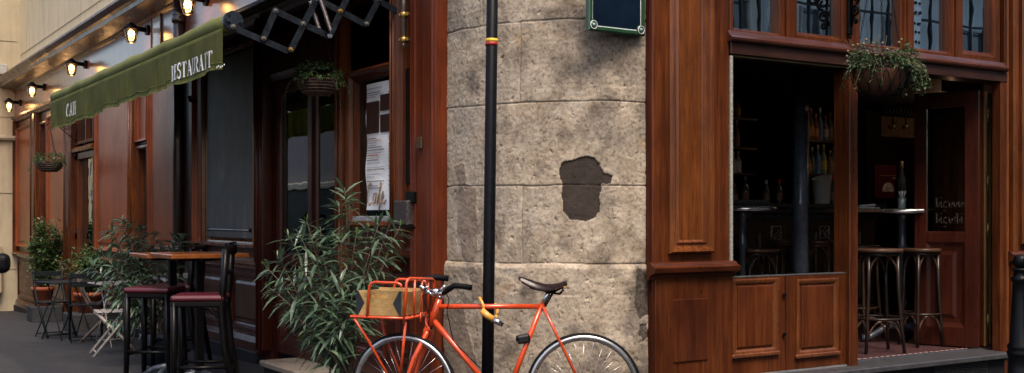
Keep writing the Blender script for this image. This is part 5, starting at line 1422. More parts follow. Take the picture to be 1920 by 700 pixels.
for k in range(34):
    a = random.uniform(0, 2 * PI) if k > 12 else random.uniform(-.5, .4) 
    trailer(mb, stem, (bxx + .05 + .17 * math.cos(a), yb_ + .17 * math.sin(a), bzz + .06), (math.cos(a), math.sin(a), .25), random.uniform(.12, .28), 9, .032)
for k in range(7):
    a = random.uniform(-1.9, -1.2); trailer(mb, stem, (bxx + .03 + .2 * math.cos(a), yb_ + .22 * math.sin(a), bzz + .03), (.1, -.3, 0), .2, 9, .03)
HBk.part(mb, 'foliage', VINE)
for k in range(16):     # dry flower stalks on the left
    a = random.uniform(1.8, 4.4); p0 = Vector((bxx + .16 * math.cos(a), yb_ + .16 * math.sin(a), bzz + .05)); p1 = p0 + Vector((random.uniform(-.12, .04), random.uniform(-.05, .05), random.uniform(.06, .18)))
    stem.tube([p0, p0.lerp(p1, .5) + Vector((0, 0, .02)), p1], .002, 4)
HBk.part(stem, 'stem', plain('dry_stem', (.08, .06, .03), .8))
DFL = plain('dried_flower_beige', (.22, .17, .10), .8); random.seed(21)
for k in range(16):
    fl = MB()
    a = random.uniform(1.8, 4.6); p1 = Vector((bxx + random.uniform(.14, .26) * math.cos(a), yb_ + .2 * math.sin(a), bzz + random.uniform(.02, .2))); fl.lathe([(0, -.008), (.009, -.004), (.008, .006), (0, .009)], p1, 6)
    HBk.part(fl, 'dried_flower', DFL)
apex = Vector((bxx + .0, yb_, bzz + 1.02))
for k in range(3):
    a = PI * .5 + .25 + k * 2 * PI / 3; mb = MB(); p0 = Vector((bxx + rb * math.cos(a), yb_ + rb * math.sin(a), bzz))
    nl = 44
    for q in range(nl):
        c0 = p0.lerp(apex, q / nl); c1 = p0.lerp(apex, (q + 1.25) / nl); dd = (c1 - c0); sd = dd.cross(Vector((1, .3, 0)) if q % 2 else Vector((.3, -1, 0))).normalized() * .006
        mb.tube([c0, c0.lerp(c1, .25) + sd, c0.lerp(c1, .75) + sd, c1, c0.lerp(c1, .75) - sd, c0.lerp(c1, .25) - sd], .0018, 4, closed=True)
    HBk.part(mb, 'chain', BLK)
# bracket: a wrought iron scroll standing off the wall
brx = rx(1592, .05); brz = Rr.z(1592, 50, .05)
BK2 = Thing('basket_bracket', 'black wrought iron scroll bracket fixed to the post above the hanging basket', 'bracket', Rr, (brx, D - .06, brz))
mb = MB(); tgt = Vector((bxx, yb_, bzz + 1.03)); base = Vector((brx, D - .07, 0)); dv = Vector((tgt.x - brx, tgt.y - (D - .07), 0)); ln = dv.length; an = math.atan2(dv.y, dv.x)
Mb = Matrix.Translation((brx, D - .075, 0)) @ Matrix.Rotation(an, 4, 'Z')
mb.tube([Mb @ Vector((0, 0, brz + .0)), Mb @ Vector((0, 0, bzz + 1.1))], .010, 6)
mb.tube([Mb @ Vector((0, 0, tgt.z)), Mb @ Vector((ln, 0, tgt.z)), Mb @ Vector((ln, 0, tgt.z - .04))], .009, 6)
random.seed(8)
for (cx2, cz2, r2, a2, s2) in ((.05, brz + .10, .045, PI, -1), (.06, brz + .2, .05, -PI / 2, 1), (.13, brz + .24, .05, PI, -1), (.15, brz + .33, .055, 0, 1), (.06, brz + .33, .05, 0, 1), (.22, brz + .35, .05, PI / 2, -1), (.26, brz + .43, .06, PI, 1), (.12, brz + .45, .06, 0, -1), (.34, brz + .5, .06, PI, 1), (.05, brz + .03, .025, PI, -1)):
    scroll(mb, Mb, cx2, cz2, r2, 1.5, a2, .010, s2)
mb.tube([Mb @ Vector((.0, 0, brz + .02)), Mb @ Vector((.07, 0, brz + .15)), Mb @ Vector((.17, 0, brz + .30)), Mb @ Vector((.3, 0, brz + .42)), Mb @ Vector((.45, 0, brz + .55))], .008, 6)
BK2.part(mb, 'scrollwork', BLK)
BK2.part(MB().box(brx - .02, brx + .02, D - .07, D - .045, brz - .06, brz + .5, .003).lathe([(0, -.03), (.014, -.015), (.006, 0)], (brx, D - .06, brz - .06), 8), 'back_plate', BLK)

# ------------------------------------------------------------------ bollard
bY = 7.2; bX = (1914 - 960) / F * bY
zt3 = EYE - 72 / F * bY
BO = Thing('bollard', 'black cast iron street bollard with a ball top beside the bar step', 'bollard', W, (bX, bY, 0))
IRB = plain('bollard_black_paint', (.004, .0045, .006), .35, 0, .4, 30, .3, .2)
k_ = zt3
BO.part(MB().lathe([(.10, 0), (.10, .05), (.085, .07), (.082, .30), (.090, .31), (.090, .33), (.078, .34), (.076, .46), (.082, .47), (.084, .485), (.076, .50), (.080, .51), (.080, .53), (.068, .545),
                    (.050, k_ - .24), (.048, k_ - .18), (.060, k_ - .165), (.060, k_ - .15), (.046, k_ - .14), (.044, k_ - .11), (.054, k_ - .10), (.054, k_ - .092), (.03, k_ - .085)], (bX, bY, 0), 28), 'post', IRB)
BO.part(MB().lathe([(.028, k_ - .088), (.042, k_ - .075), (.048, k_ - .045), (.040, k_ - .015), (.018, k_ - .002), (0, k_)], (bX, bY, 0), 24), 'ball_top', IRB)
# ------------------------------------------------------------------ orange bicycle
YB = 6.55
def bp(px, py, dy=0.0):
    """point of the bicycle at a place measured in the photo, dy metres towards the wall from its mid plane"""
    Y = YB + dy; return Vector(((px - 960) / F * Y, Y, EYE + (405 - py) / F * Y))
ORG = plain('orange_frame_paint', (.58, .062, .014), .26, 0, .22, 5, .03, .45, spots=((.12, .03, .015), 42, .62, .75))
CHR = plain('polished_alloy', (.55, .55, .56), .16, 1, .15, 20); ALU = plain('brushed_rim_alloy', (.55, .54, .54), .28, 1, .2, 10)
TYR = plain('black_tyre_rubber', (.006, .006, .0065), .7, 0, .3, 60, .3); GRP = plain('black_bar_tape', (.004, .0045, .0055), .6, 0, .4, 70, .5)
LEA = plain('brown_saddle_leather', (.02, .006, .006), .3, 0, .5, 18, .1, .4, spots=((.07, .022, .01), 12, .6, .6))
K = Thing('bicycle', 'orange bicycle with a front rack, brown leather saddle and dropped alloy rims leaning in front of the stone corner', 'bicycle', W, (bp(930, 760).x, YB, 0))
K.o['label'] = 'orange steel bicycle with a front rack and brown leather saddle, locked to the black pole'
WRr = .338
RW = Vector((bp(1095, 733).x, YB, WRr)); FWc = Vector((bp(757, 730).x, YB, WRr))
TH = R(20); hd = Vector((-math.cos(TH), math.sin(TH), 0)); lt_ = Vector((-math.sin(TH), -math.cos(TH), 0))
def FP(l, s, z): return Vector((FWc.x, FWc.y, 0)) + hd * l + lt_ * s + Vector((0, 0, z))
def wheel(c, fwd, seed):
    fwd = Vector(fwd).normalized(); lat = Vector((fwd.y, -fwd.x, 0))
    def P(r, a, s=0.0): return c + fwd * r * math.cos(a) + Vector((0, 0, 1)) * r * math.sin(a) + lat * s
    n = 72
    mb = MB(); mb.tube([P(WRr - .011, 2 * PI * k / n) for k in range(n)], .0115, 10, closed=True); w_ = K.part(mb, 'wheel', TYR)
    mb = MB(); prof = [(-.010, .300), (-.0122, .312), (-.0115, .324), (.0115, .324), (.0122, .312), (.010, .300), (0, .292)]
    rings = [[mb.bm.verts.new(P(r, 2 * PI * k / n, s)) for s, r in prof] for k in range(n)]
    for i in range(n):
        A, B = rings[i], rings[(i + 1) % n]
        for q in range(len(prof)): f = mb.bm.faces.new((A[q], A[(q+1) % 7], B[(q+1) % 7], B[q])); f.smooth = True
    K.part(mb, 'rim', ALU, w_)
    mb = MB()
    for k in range(32):
        a = 2 * PI * k / 32; s = .030 if k % 2 else -.030; off = (.85 if (k // 2) % 2 else -.85)
        mb.tube([P(.294, a, 0), P(.021, a + off, s)], .0011, 5)
    K.part(mb, 'spokes', CHR, w_)
    mb = MB(); mb.tube([P(0, 0, -.052), P(0, 0, .052)], .008, 8)
    for s in (-.03, .03): mb.tube([P(0, 0, s - .003), P(0, 0, s + .003)], .024, 16)
    mb.tube([P(0, 0, -.03), P(0, 0, .03)], .014, 12); K.part(mb, 'hub', CHR, w_)
    return w_
wheel(RW, (-1, 0, 0), 1); wheel(FWc, hd, 2)
ST, HT, HB2, BB = bp(1017, 573), bp(822, 566), bp(806, 612), bp(944, 757)
TTf = bp(823, 575); TTr = bp(1013, 575)
def t(name, a, b, r0, r1=None, mat=ORG, par=None, seg=14):
    return K.part(MB().tube([a, a.lerp(b, .5), b], [r0, (r0 + (r1 or r0)) / 2, r1 or r0], seg), name, mat, par)
t('top_tube', TTf, TTr, .0150); t('down_tube', bp(812, 600), BB, .0165); t('seat_tube', ST + Vector((0, 0, .012)), BB, .0155)
hdd = (HT - HB2).normalized(); t('head_tube', HB2, HT + hdd * .02, .0195)
K.part(MB().tube([HT + hdd * .021, HT + hdd * .036], .0215, 16), 'headset', CHR); K.part(MB().tube([HB2 - hdd * .014, HB2 - hdd * .001], .0215, 16), 'headset', BLK)
for s in (-1, 1):
    d_ = Vector((0, s * .055, 0)); d2 = Vector((0, s * .02, 0))
    K.part(MB().tube([ST + d2 * .9 + Vector((.004, 0, -.006)), ST.lerp(RW, .35) + d2 * 1.6, RW + d_], [.009, .0085, .0075], 10), 'seat_stay', ORG)
    K.part(MB().tube([BB + d2, BB.lerp(RW, .3) + d2 * 1.3, RW + d_], [.011, .0105, .008], 10), 'chain_stay', ORG)
K.part(MB().tube([BB + Vector((0, -.036, 0)), BB + Vector((0, .036, 0))], .022, 16), 'bottom_bracket', ORG)
# fork turned with the wheel
cr = HB2 - hdd * .022
for s in (-1, 1):
    K.part(MB().tube([cr + lt_ * s * .012, cr + lt_ * s * .034 + Vector((0, 0, -.02)), FWc.lerp(cr, .55) + lt_ * s * .05, FWc.lerp(cr, .25) + lt_ * s * .052 - hd * .008, FWc + lt_ * s * .052], [.015, .0155, .014, .011, .008], 12), 'fork_blade', ORG)
K.part(MB().tube([cr + lt_ * .036, cr - lt_ * .036], .018, 12), 'fork_crown', ORG)
# seat post and saddle
sp0, sp1 = bp(1015, 574), bp(1030, 546)
t('seat_post', sp0, sp1 + (sp1 - sp0) * .25, .0130, mat=CHR)
sm = MB(); sec = [(972, 522, .020, .022), (978, 523, .024, .028), (990, 527, .032, .038), (1005, 532, .045, .044), (1020, 536, .06, .04), (1035, 536.5, .074, .032), (1048, 534, .082, .028), (1058, 531, .08, .026), (1063, 532, .066, .018)]
rings = []
for px, py, hw, dp in sec:
    c = bp(px, py); ring = []
    for k in range(-6, 7):
        a = k / 6; ring.append(sm.bm.verts.new(c + Vector((0, a * hw, .012 - dp * abs(a) ** 2.4))))
    rings.append(ring)
for A, B in zip(rings, rings[1:]):
    for k in range(12): f = sm.bm.faces.new((A[k], A[k+1], B[k+1], B[k])); f.smooth = True
bmesh.ops.solidify(sm.bm, geom=sm.bm.faces[:], thickness=.004)
sdl = K.part(sm, 'saddle', LEA)
for s in (-1, 1):
    y_ = Vector((0, s * .03, 0)); K.part(MB().tube([bp(978, 529) + y_ * .4, bp(1000, 542) + y_ * .7, bp(1020, 546) + y_, bp(1040, 547) + y_, bp(1056, 538) + y_ * 1.6], .0035, 6), 'rail', BLK, sdl)
    K.part(MB().tube([bp(1052, 537) + y_ * 1.4, bp(1056, 544) + y_ * 1.5, bp(1050, 551) + y_ * 1.2, bp(1038, 550) + y_], .004, 6), 'spring_loop', BLK, sdl)
K.part(MB().box(bp(1022, 0).x, bp(1042, 0).x, YB - .03, YB + .03, bp(0, 550).z, bp(0, 540).z, .006), 'clamp', BLK, sdl)
mb = MB()
for px in (1056, 1062): mb.tube([bp(px, 536) + Vector((0, -.085 + (px - 1056) * .004, 0)), bp(px + 2, 539) + Vector((0, -.09 + (px - 1056) * .004, 0))], .006, 6)
K.part(mb, 'rivet', BRS, sdl)
# braided cable behind the seat post
mb = MB(); a0, a1 = bp(1036, 550), bp(1017, 583)
for ph in (0, PI): mb.tube([a0.lerp(a1, k / 24) + Vector((.006 * math.cos(k * .9 + ph), .006 * math.sin(k * .9 + ph), 0)) for k in range(25)], .004, 5)
K.part(mb, 'saddle_cable', BLK)
# lamp on the seat tube
lc = bp(984, 635); K.part(MB().box(-.045, .032, -.03, .03, -.026, .026, .012, Matrix.Translation(lc) @ Matrix.Rotation(R(-10), 4, 'Y'), 2).box(-.052, -.044, -.016, .016, -.016, .016, .005, Matrix.Translation(lc)), 'rear_lamp', plain('black_lamp_plastic', (.003, .003, .004), .25, 0, .3, 20, 0, .3))
# stem, bars and grips, brake hood parts in alloy
s0 = HT + hdd * .035; s1 = bp(831, 540) ; s2 = bp(803, 547, .0)
K.part(MB().tube([s0, bp(828, 552)], [.0125, .0135], 12).lathe([(0, 0), (.014, .0), (.014, .012), (0, .016)], bp(829.5, 549), 12), 'stem', CHR)
K.part(MB().tube([bp(829, 551), bp(818, 545), bp(806, 547)], [.015, .013, .016], 12), 'stem', CHR)
clamp = bp(806, 547)
lf2 = [clamp, bp(796, 548, .06), bp(789, 543, .13), bp(788, 532, .20), bp(797, 523, .24), bp(815, 520, .25), bp(841, 522.5, .25)]
rg2 = [clamp, bp(818, 552, -.07), bp(832, 550, -.13), bp(842, 542, -.19), bp(852, 536, -.22), bp(868, 537, -.225), bp(885, 540, -.22)]
K.part(MB().tube(lf2[:4], .0115, 10).tube(rg2[:3], .0115, 10), 'handlebar', CHR)
K.part(MB().tube(lf2[2:], [.016, .017, .0175, .0185, .0185], 12), 'grip', GRP); K.part(MB().tube(rg2[2:], [.014, .0165, .0165, .0165, .0165], 12), 'grip', GRP)
mb = MB()
for a, b_, r_ in (((798, 545), (790, 538), .013), ((800, 548), (812, 553), .010), ((795, 541), (803, 538), .007), ((812, 553), (822, 549), .008), ((823, 546), (833, 538), .009), ((826, 556), (836, 545), .006)):
    mb.tube([bp(*a, -.02), bp(*b_, -.03)], r_, 8)
for q in ((790, 538), (812, 553), (833, 538), (803, 548)): mb.lathe([(0, -.012), (.011, -.008), (.013, 0), (.009, .01), (0, .013)], bp(*q, -.03), 10)
K.part(mb, 'brake_lever', CHR)
mb = MB(); mb.tube([bp(800, 540, -.03), bp(792, 556, -.06), bp(806, 590, -.05), bp(803, 612, -.03)], .0028, 6); mb.tube([bp(833, 545, -.03), bp(842, 560, -.05), bp(838, 585, -.03), bp(850, 640, -.01), bp(900, 690, -.02)], .0028, 6)
K.part(mb, 'brake_cable', BLK)
# front rack
RK_z = .775; L0, L1, Wd = -.10, .242, .165
rk = MB(); rr = .0085
rk.tube([FP(L0, Wd, RK_z), FP(L1 + .015, Wd, RK_z), FP(L1 + .02, Wd - .02, RK_z), FP(L1 + .02, -Wd + .02, RK_z), FP(L1 + .015, -Wd, RK_z), FP(L0, -Wd, RK_z)], rr, 10, closed=True)
for k in range(5): rk.tube([FP(L0, -Wd + .066 * (k + .5), RK_z - .002), FP(L1, -Wd + .066 * (k + .5), RK_z - .002)], .0055, 8)
for l in (0, .12, .22): rk.tube([FP(l, -Wd, RK_z - .008), FP(l, Wd, RK_z - .008)], .006, 8)
RK = K.part(rk, 'front_rack', ORG)
hz = RK_z + .20
def hoop(pts, r=rr):
    K.part(MB().tube(pts, r, 10), 'hoop', ORG, RK)
def rnd(p0, p1, p2, d=.03):      # rounded corner
    a = p1 + (p0 - p1).normalized() * d; b_ = p1 + (p2 - p1).normalized() * d
    return [a, p1 + ((p0 - p1).normalized() + (p2 - p1).normalized()) * d * .3, b_]
def rect_hoop(a, b_, c, d):
    hoop([a] + rnd(a, b_, c) + rnd(b_, c, d) + [d])
la = .15
rect_hoop(FP(la, Wd, RK_z), FP(la - .015, Wd, hz), FP(L0 + .03, Wd, hz - .003), FP(L0 + .03, Wd, hz - .03))
rect_hoop(FP(la, -Wd, RK_z), FP(la - .015, -Wd, hz), FP(L0 + .03, -Wd, hz - .003), FP(L0 + .03, -Wd, hz - .03))
hb = FP(L0 + .02, Wd, RK_z - .03); hz2 = hz + .025
rect_hoop(hb, FP(L0 + .005, Wd - .005, hz2), FP(L0 - .02, -Wd, hz2 - .02), FP(L0, -Wd, RK_z))
for s in (.08, -.02, -.11): hoop([FP(L0, s, RK_z), FP(L0 - .008, s, hz2 - .012)], .0065)
hoop([FP(L0 - .02, .03, RK_z - .03), FP(L0 - .02, .03, RK_z + .02), FP(L0 - .02, -.04, RK_z + .02), FP(L0 - .02, -.04, RK_z - .04), FP(L0 - .06, -.01, RK_z - .08)], .0055)
for s in (-1, 1):
    hoop([FP(L1 - .01, s * Wd, RK_z - .01), FP(L1 - .06, s * (Wd - .05), RK_z - .12), FP(.02, s * .065, WRr + .02)], .0075); hoop([FP(L0 + .015, s * (Wd - .01), RK_z - .02), FP(-.005, s * .07, WRr + .03)], .008)
# wooden crate in the rack
CRT = wood('pale_crate_pine', (.34, .20, .07), (.58, .40, .18), .55, axis='x', coat=0, worn=0)
CR = Thing('wooden_crate', 'pale pine crate with black arrow ends and a slot handle, sitting in the bicycle rack', 'crate', W, FP(.07, 0, RK_z + .008))
cz0, cz1 = RK_z + .009, RK_z + .15; ca, cb, cw2 = -.055, .228, .142
Mc = Matrix(((-hd.x, -lt_.x, 0, FWc.x), (-hd.y, -lt_.y, 0, FWc.y), (0, 0, 1, 0), (0, 0, 0, 1)))       # x backwards, y away from us
def crate_side(s):
    mb = MB(); y0 = s * cw2
    hx = -(ca + cb) / 2
    # board with a real slot: four pieces round the opening
    sl, sh0, sh1 = .055, cz1 - .042, cz1 - .022
    for (a, b_, c, d) in ((-cb, hx - sl, cz0, cz1), (hx + sl, -ca, cz0, cz1), (hx - sl, hx + sl, cz0, sh0), (hx - sl, hx + sl, sh1, cz1)): mb.box(a, b_, y0 - .006, y0 + .006, c, d, 0, Mc)
    return mb
CR.part(crate_side(-1), 'side_board', CRT); CR.part(crate_side(1), 'side_board', CRT)
m, n, b = nodes('printed_crate_end'); v = coords(n)
c = mix(n, ramp(n, noi(n, v, 16, 3, .6, .4), [(.45, 0.0), (.55, .85)]), (.42, .27, .12), (.28, .11, .02)); lk(n, c, b.inputs['Base Color']); b.inputs['Roughness'].default_value = .6
CR.part(MB().box(-ca - .012, -ca, -cw2 + .006, cw2 - .006, cz0, cz1 - .01, 0, Mc), 'end_board', m); CR.part(MB().box(-cb, -cb + .012, -cw2 + .006, cw2 - .006, cz0, cz1 - .01, 0, Mc), 'end_board', CRT)
CR.part(MB().box(-cb + .01, -ca - .01, -cw2 + .006, cw2 - .006, cz0, cz0 + .008, 0, Mc), 'base', CRT)
zm = (cz0 + cz1) / 2; mk = MB(); yk_ = -cw2 - .0075
BKP = plain('black_crate_print', (.02, .024, .03), .6)
for (x_, sg) in ((-cb, 1), (-ca, -1)):
    mk.extr([(x_, cz0), (x_ + sg * .012, cz0), (x_ + sg * .052, zm), (x_ + sg * .012, cz1), (x_, cz1)], yk_, yk_ + .0015, 'y', Mc)
CR.part(mk, 'arrow_print', BKP)
mk = MB()
for (z_, w_) in ((cz1 - .022, [8, 5]), (cz1 - .035, [5, 3])):
    u = -cb + .052
    for g in w_:
        for q in range(g): mk.box(u, u + .0022, yk_ + .0, yk_ + .0015, z_, z_ + (.007 if q % 3 else .009), 0, Mc); mk.box(u, u + .004, yk_, yk_ + .0015, z_ + (.003 * (q % 2)), z_ + .0015 + (.003 * (q % 2)), 0, Mc); u += .0052
        u += .005
CR.part(mk, 'faint_lettering', plain('faded_brown_stamp', (.2, .12, .05), .6))
# chain lock on pole and top tube
LK = Thing('bicycle_lock', 'yellow-orange U lock with silver barrel hanging from the top tube round the black pole', 'lock', W, bp(918, 588))
YL = plain('yellow_orange_vinyl', (.72, .33, .06), .4, 0, .15, 12, .05, .2)
a0, a1, a2 = bp(903, 561, -.022), bp(907, 572, -.040), bp(903, 582, -.040)
LK.part(MB().tube([a2, bp(914, 592, -.045), bp(925, 599, -.05)], [.019, .0185, .018], 14), 'barrel_sleeve', YL)
LK.part(MB().tube([bp(925, 599, -.05), bp(934, 604, -.05), bp(941, 608, -.052)], [.0175, .017, .0155], 14), 'barrel', CHR)
LK.part(MB().tube([bp(941, 608, -.052), bp(943, 609.5, -.052)], .012, 12), 'keyway', BLK)
LK.part(MB().tube([bp(905, 585, -.04), bp(907, 574, -.042), bp(901, 562, -.03), bp(899, 559, .03), bp(901, 560, .14), bp(906, 563, .225), bp(930, 572, .225), bp(933, 582, .10), bp(931, 592, .02), bp(928, 600, -.045)], .0085, 10), 'shackle', YL)
# ------------------------------------------------------------------ terrace furniture
MAR = plain('maroon_seat_vinyl', (.07, .006, .012), .38, 0, .2, 20, .05, .2)
BKW = plain('black_stained_wood', (.003, .0024, .0028), .35, 0, .5, 18, .06, .25)
def gpt(px, py): return ground_at(px, py)
def stool(at, rz, label, back='bent', h=.78):
    """seat centre above at; local +x is the front of the seat, the back stands at -x"""
    M_ = Matrix.Translation(at) @ Matrix.Rotation(rz, 4, 'Z')
    T = Thing('bar_stool', label, 'bar stool', W, at, 'black wooden bar stools with maroon seats')
    w_ = .19
    def P(x, y, z): return M_ @ Vector((x, y, z))
    mb = MB(); mb.box(-w_, w_, -w_, w_, h - .045, h, .02, M_, 3); T.part(mb, 'seat', MAR)
    mb = MB(); mb.box(-w_ + .005, w_ - .005, -w_ + .005, w_ - .005, h - .085, h - .044, .008, M_); T.part(mb, 'seat_frame', BKW)
    for sx in (-1, 1):
        for sy in (-1, 1):
            e = .02 if sx > 0 else .11
            top = h - .07 if sx > 0 or not back else h + .33
            if sx > 0 or not back: pts = [P(sx * .165, sy * .165, h - .05), P(sx * .165, sy * .165, .4), P(sx * (.165 + e * .3), sy * .17, 0)]
            else: pts = [P(-.20, sy * .165, top), P(-.18, sy * .165, h + .05), P(-.165, sy * .165, h - .1), P(-.19, sy * .168, .4), P(-.265, sy * .175, 0)]
            T.part(MB().tube(pts, [.024] * (len(pts) - 1) + [.017], 4, flat=(1.15, 1.15)), 'leg', BKW)
    for z, a in ((.24, .19), (.30, .19)):
        if z == .24: prs = ([P(.17, -.17, z), P(.17, .17, z)], [P(-.22, -.17, z), P(-.22, .17, z)])
        else: prs = ([P(.17, -.168, z - .04), P(-.2, -.172, z - .04)], [P(.17, .168, z - .04), P(-.2, .172, z - .04)])
        for q in prs: T.part(MB().tube(q, .0135, 6), 'stretcher', BKW)
    for sy in (-1, 1):
        T.part(MB().tube([P(-.18, sy * .166, .42), P(-.155, sy * .166, .6), P(-.08, sy * .166, .69), P(.06, sy * .166, .705)], .011, 6), 'brace', BKW)
    if back == 'bent':
        T.part(MB().tube([P(-.205, -.185, h + .33), P(-.235, -.09, h + .335), P(-.245, 0, h + .335), P(-.235, .09, h + .335), P(-.205, .185, h + .33)], .040, 6, flat=(.4, 1.3)), 'back_rail', BKW)
        T.part(MB().tube([P(-.20, -.165, h + .16), P(-.22, 0, h + .16), P(-.20, .165, h + .16)], .02, 6, flat=(.5, 1)), 'back_slat', BKW)
    elif back == 'ladder':
        for z in (.08, .17, .26, .335): T.part(MB().box(-.215, -.195, -.16, .16, h + z - .02, h + z + .02, .006, M_), 'back_slat', plain('navy_stained_slat', (.006, .010, .02), .3, 0, .3, 20, .05, .3))
    return T
# directions: along the street wall (towards the far end) and square to it
dl3 = Vector((dL.x, dL.y, 0)); nl3 = Vector((L.c and math.cos(ANG), math.sin(ANG), 0))
aW = math.atan2(dL.y, dL.x)
def at_seat(px, py, h): # seat top seen at px,py
    Y = 5.0
    while Y < 25:
        x = (px - 960) / F * Y; z = EYE + (405 - py) / F * Y
        if z - ground(x, Y) <= h: break
        Y += .01
    return Vector((x, Y, ground(x, Y)))
s2p = at_seat(377, 551, .78); s1p = at_seat(291, 537, .78)
stool(s2p, PI + .12, 'black bar stool with maroon seat and open curved back, right of the wooden table')
stool(s1p, PI - .1, 'black bar stool with maroon seat and no back, left of the wooden table', back=None)
s3p = at_seat(332, 532, .76)
stool(s3p, aW + PI / 2 - .6, 'bar stool with ladder back of navy slats half hidden behind the wooden table', back='ladder', h=.76)
# high tables
TT_ = wood('orange_table_wood', (.16, .045, .011), (.30, .10, .026), .28, axis='x', coat=.5)
def high_table(c, rz, hx_, hy_, h, label):
    M_ = Matrix.Translation(c) @ Matrix.Rotation(rz, 4, 'Z'); T = Thing('high_table', label, 'bar table', W, c, 'high wooden terrace tables')
    T.part(MB().box(-hx_, hx_, -hy_, hy_, h - .035, h, .006, M_), 'table_top', TT_)
    T.part(MB().box(-.03, .03, -.03, .03, .06, h - .04, .004, M_), 'post', BKW)
    T.part(MB().box(-hx_ * .6, hx_ * .6, -.03, .03, h - .06, h - .036, .003, M_).box(-.03, .03, -hy_ * .6, hy_ * .6, h - .061, h - .037, .003, M_), 'top_bracket', BKW)
    for k in range(4):
        a = k * PI / 2 + PI / 4
        T.part(MB().tube([M_ @ Vector((.02 * math.cos(a), .02 * math.sin(a), .12)), M_ @ Vector((.16 * math.cos(a), .16 * math.sin(a), .09)), M_ @ Vector((.30 * math.cos(a), .30 * math.sin(a), .012))], [.03, .024, .02], 8), 'foot', IRON)
tA = at_seat(322, 478, 1.06); tC = tA + dl3 * .30 + nl3 * .30; tC.z = ground(tC.x, tC.y)
high_table(tC, aW, .30, .30, 1.06, 'high table with orange-brown wooden top between the maroon stools')
tC2 = tC + dl3 * 0.63 + nl3 * -.03; tC2.z = ground(tC2.x, tC2.y)
high_table(tC2, aW, .28, .28, 1.05, 'second high table with lighter wooden edge just beyond the first')

# folding bistro chairs and tables
def bistro_chair(at, rz, mat, label, back=True):
    M_ = Matrix.Translation(at) @ Matrix.Rotation(rz, 4, 'Z'); P = lambda x, y, z: M_ @ Vector((x, y, z))
    T = Thing('folding_chair', label, 'folding chair', W, at, 'slatted folding chairs on the pavement')
    for k in range(6): T.part(MB().box(-.19 + k * .066, -.135 + k * .066, -.19, .19, .445, .457, .004, M_), 'seat_slat', mat)
    for s in (-1, 1):
        T.part(MB().tube([P(-.26, s * .18, .84), P(-.20, s * .18, .6), P(-.12, s * .18, .44), P(.23, s * .18, 0)], .011, 4, flat=(.7, 1.5)), 'leg', mat)
        T.part(MB().tube([P(.19, s * .165, .44), P(-.22, s * .165, 0)], .011, 4, flat=(.7, 1.5)), 'leg', mat)
    for q in ([P(-.19, -.165, .04), P(-.19, .165, .04)], [P(.2, -.18, .04), P(.2, .18, .04)]): T.part(MB().tube(q, .007, 6), 'cross_bar', mat)
    for z, x in ((.80, -.25), (.70, -.222)): T.part(MB().box(x - .008, x + .006, -.19, .19, z - .03, z + .03, .004, M_), 'back_slat', mat)
    return T
def bistro_table(at, rz, mat, label, hw=.29, h=.72):
    M_ = Matrix.Translation(at) @ Matrix.Rotation(rz, 4, 'Z'); P = lambda x, y, z: M_ @ Vector((x, y, z))
    T = Thing('folding_table', label, 'folding table', W, at, 'small folding tables on the pavement')
    T.part(MB().box(-hw, hw, -hw, hw, h - .018, h, .005, M_), 'table_top', mat)
    for s in (-1, 1):
        T.part(MB().tube([P(-.2, s * .2, h - .02), P(.24, s * .22, 0)], .010, 4, flat=(.8, 1.4)), 'leg', mat); T.part(MB().tube([P(.2, s * .17, h - .02), P(-.24, s * .19, 0)], .010, 4, flat=(.8, 1.4)), 'leg', mat)
    T.part(MB().tube([P(.22, -.21, .05), P(.22, .21, .05)], .007, 6), 'cross_bar', mat)
CHD = plain('anthracite_chair_paint', (.013, .017, .019), .45, .1, .3, 30); CHL = plain('pale_taupe_chair_paint', (.42, .37, .33), .5, 0, .25, 20); CHB = plain('brownish_chair_paint', (.16, .12, .10), .5, 0, .25, 20)
def gat(x, y): return Vector((x, y, ground(x, y)))
p1 = gpt(128, 636); bistro_table(p1, aW + .25, CHD, 'small anthracite folding table nearest the bushy potted plant')
c1 = p1 + dl3 * .55 + nl3 * -.05; bistro_chair(gat(c1.x, c1.y), aW + PI + .2, CHD, 'anthracite folding chair on the far side of the small anthracite table')
c2 = p1 - dl3 * .62 + nl3 * .08; bistro_chair(gat(c2.x, c2.y), aW - .2, CHD, 'dark folding chair between the anthracite table and the pale one')
p2 = gpt(190, 650) + nl3 * .22; p2 = gat(p2.x, p2.y); bistro_table(p2, aW + .1, CHL, 'pale taupe folding table half hidden by the tall oleander leaves')
c3 = gpt(216, 664); bistro_chair(c3, PI + .45, CHL, 'pale taupe folding chair with crossed legs left of the maroon stool')
c5 = gpt(246, 655) + nl3 * .45; bistro_chair(gat(c5.x, c5.y), PI - .9, CHL, 'pale taupe folding chair beyond the pale table, mostly behind the oleander')
c4 = gpt(172, 640) + nl3 * .1; bistro_chair(gat(c4.x, c4.y), .3, CHB, 'brownish folding chair on the left side of the pale taupe table')

# ------------------------------------------------------------------ potted plants
TER = plain('terracotta', (.30, .07, .025), .7, 0, .25, 10, .2)
SOIL = plain('potting_soil', (.03, .02, .014), .95, 0, .4, 30, .6)
def pot(T, at, r, h, mat, rim=True):
    pr = [(r * .68, 0), (r * .95, h * .8)] + ([(r * .96, h * .8), (r * 1.04, h * .81), (r * 1.05, h * .98), (r * 1.0, h), (r * .93, h * .98), (r * .9, h * .88)] if rim else [(r, h), (r * .93, h), (r * .92, h * .9)])
    T.part(MB().lathe(pr, at, 28), 'pot', mat); T.part(MB().lathe([(0, h * .9), (r * .92, h * .9)], at, 20, caps=False), 'soil', SOIL)
def block(at, rz, w_, d_, h, label):
    o = single(MB().box(-w_ / 2, w_ / 2, -d_ / 2, d_ / 2, 0, h, .012, Matrix.Translation(at) @ Matrix.Rotation(rz, 4, 'Z')), 'stone_block', plain('grey_concrete_block', (.035, .036, .038), .8, 0, .35, 12, .5), label, 'block', W, at)
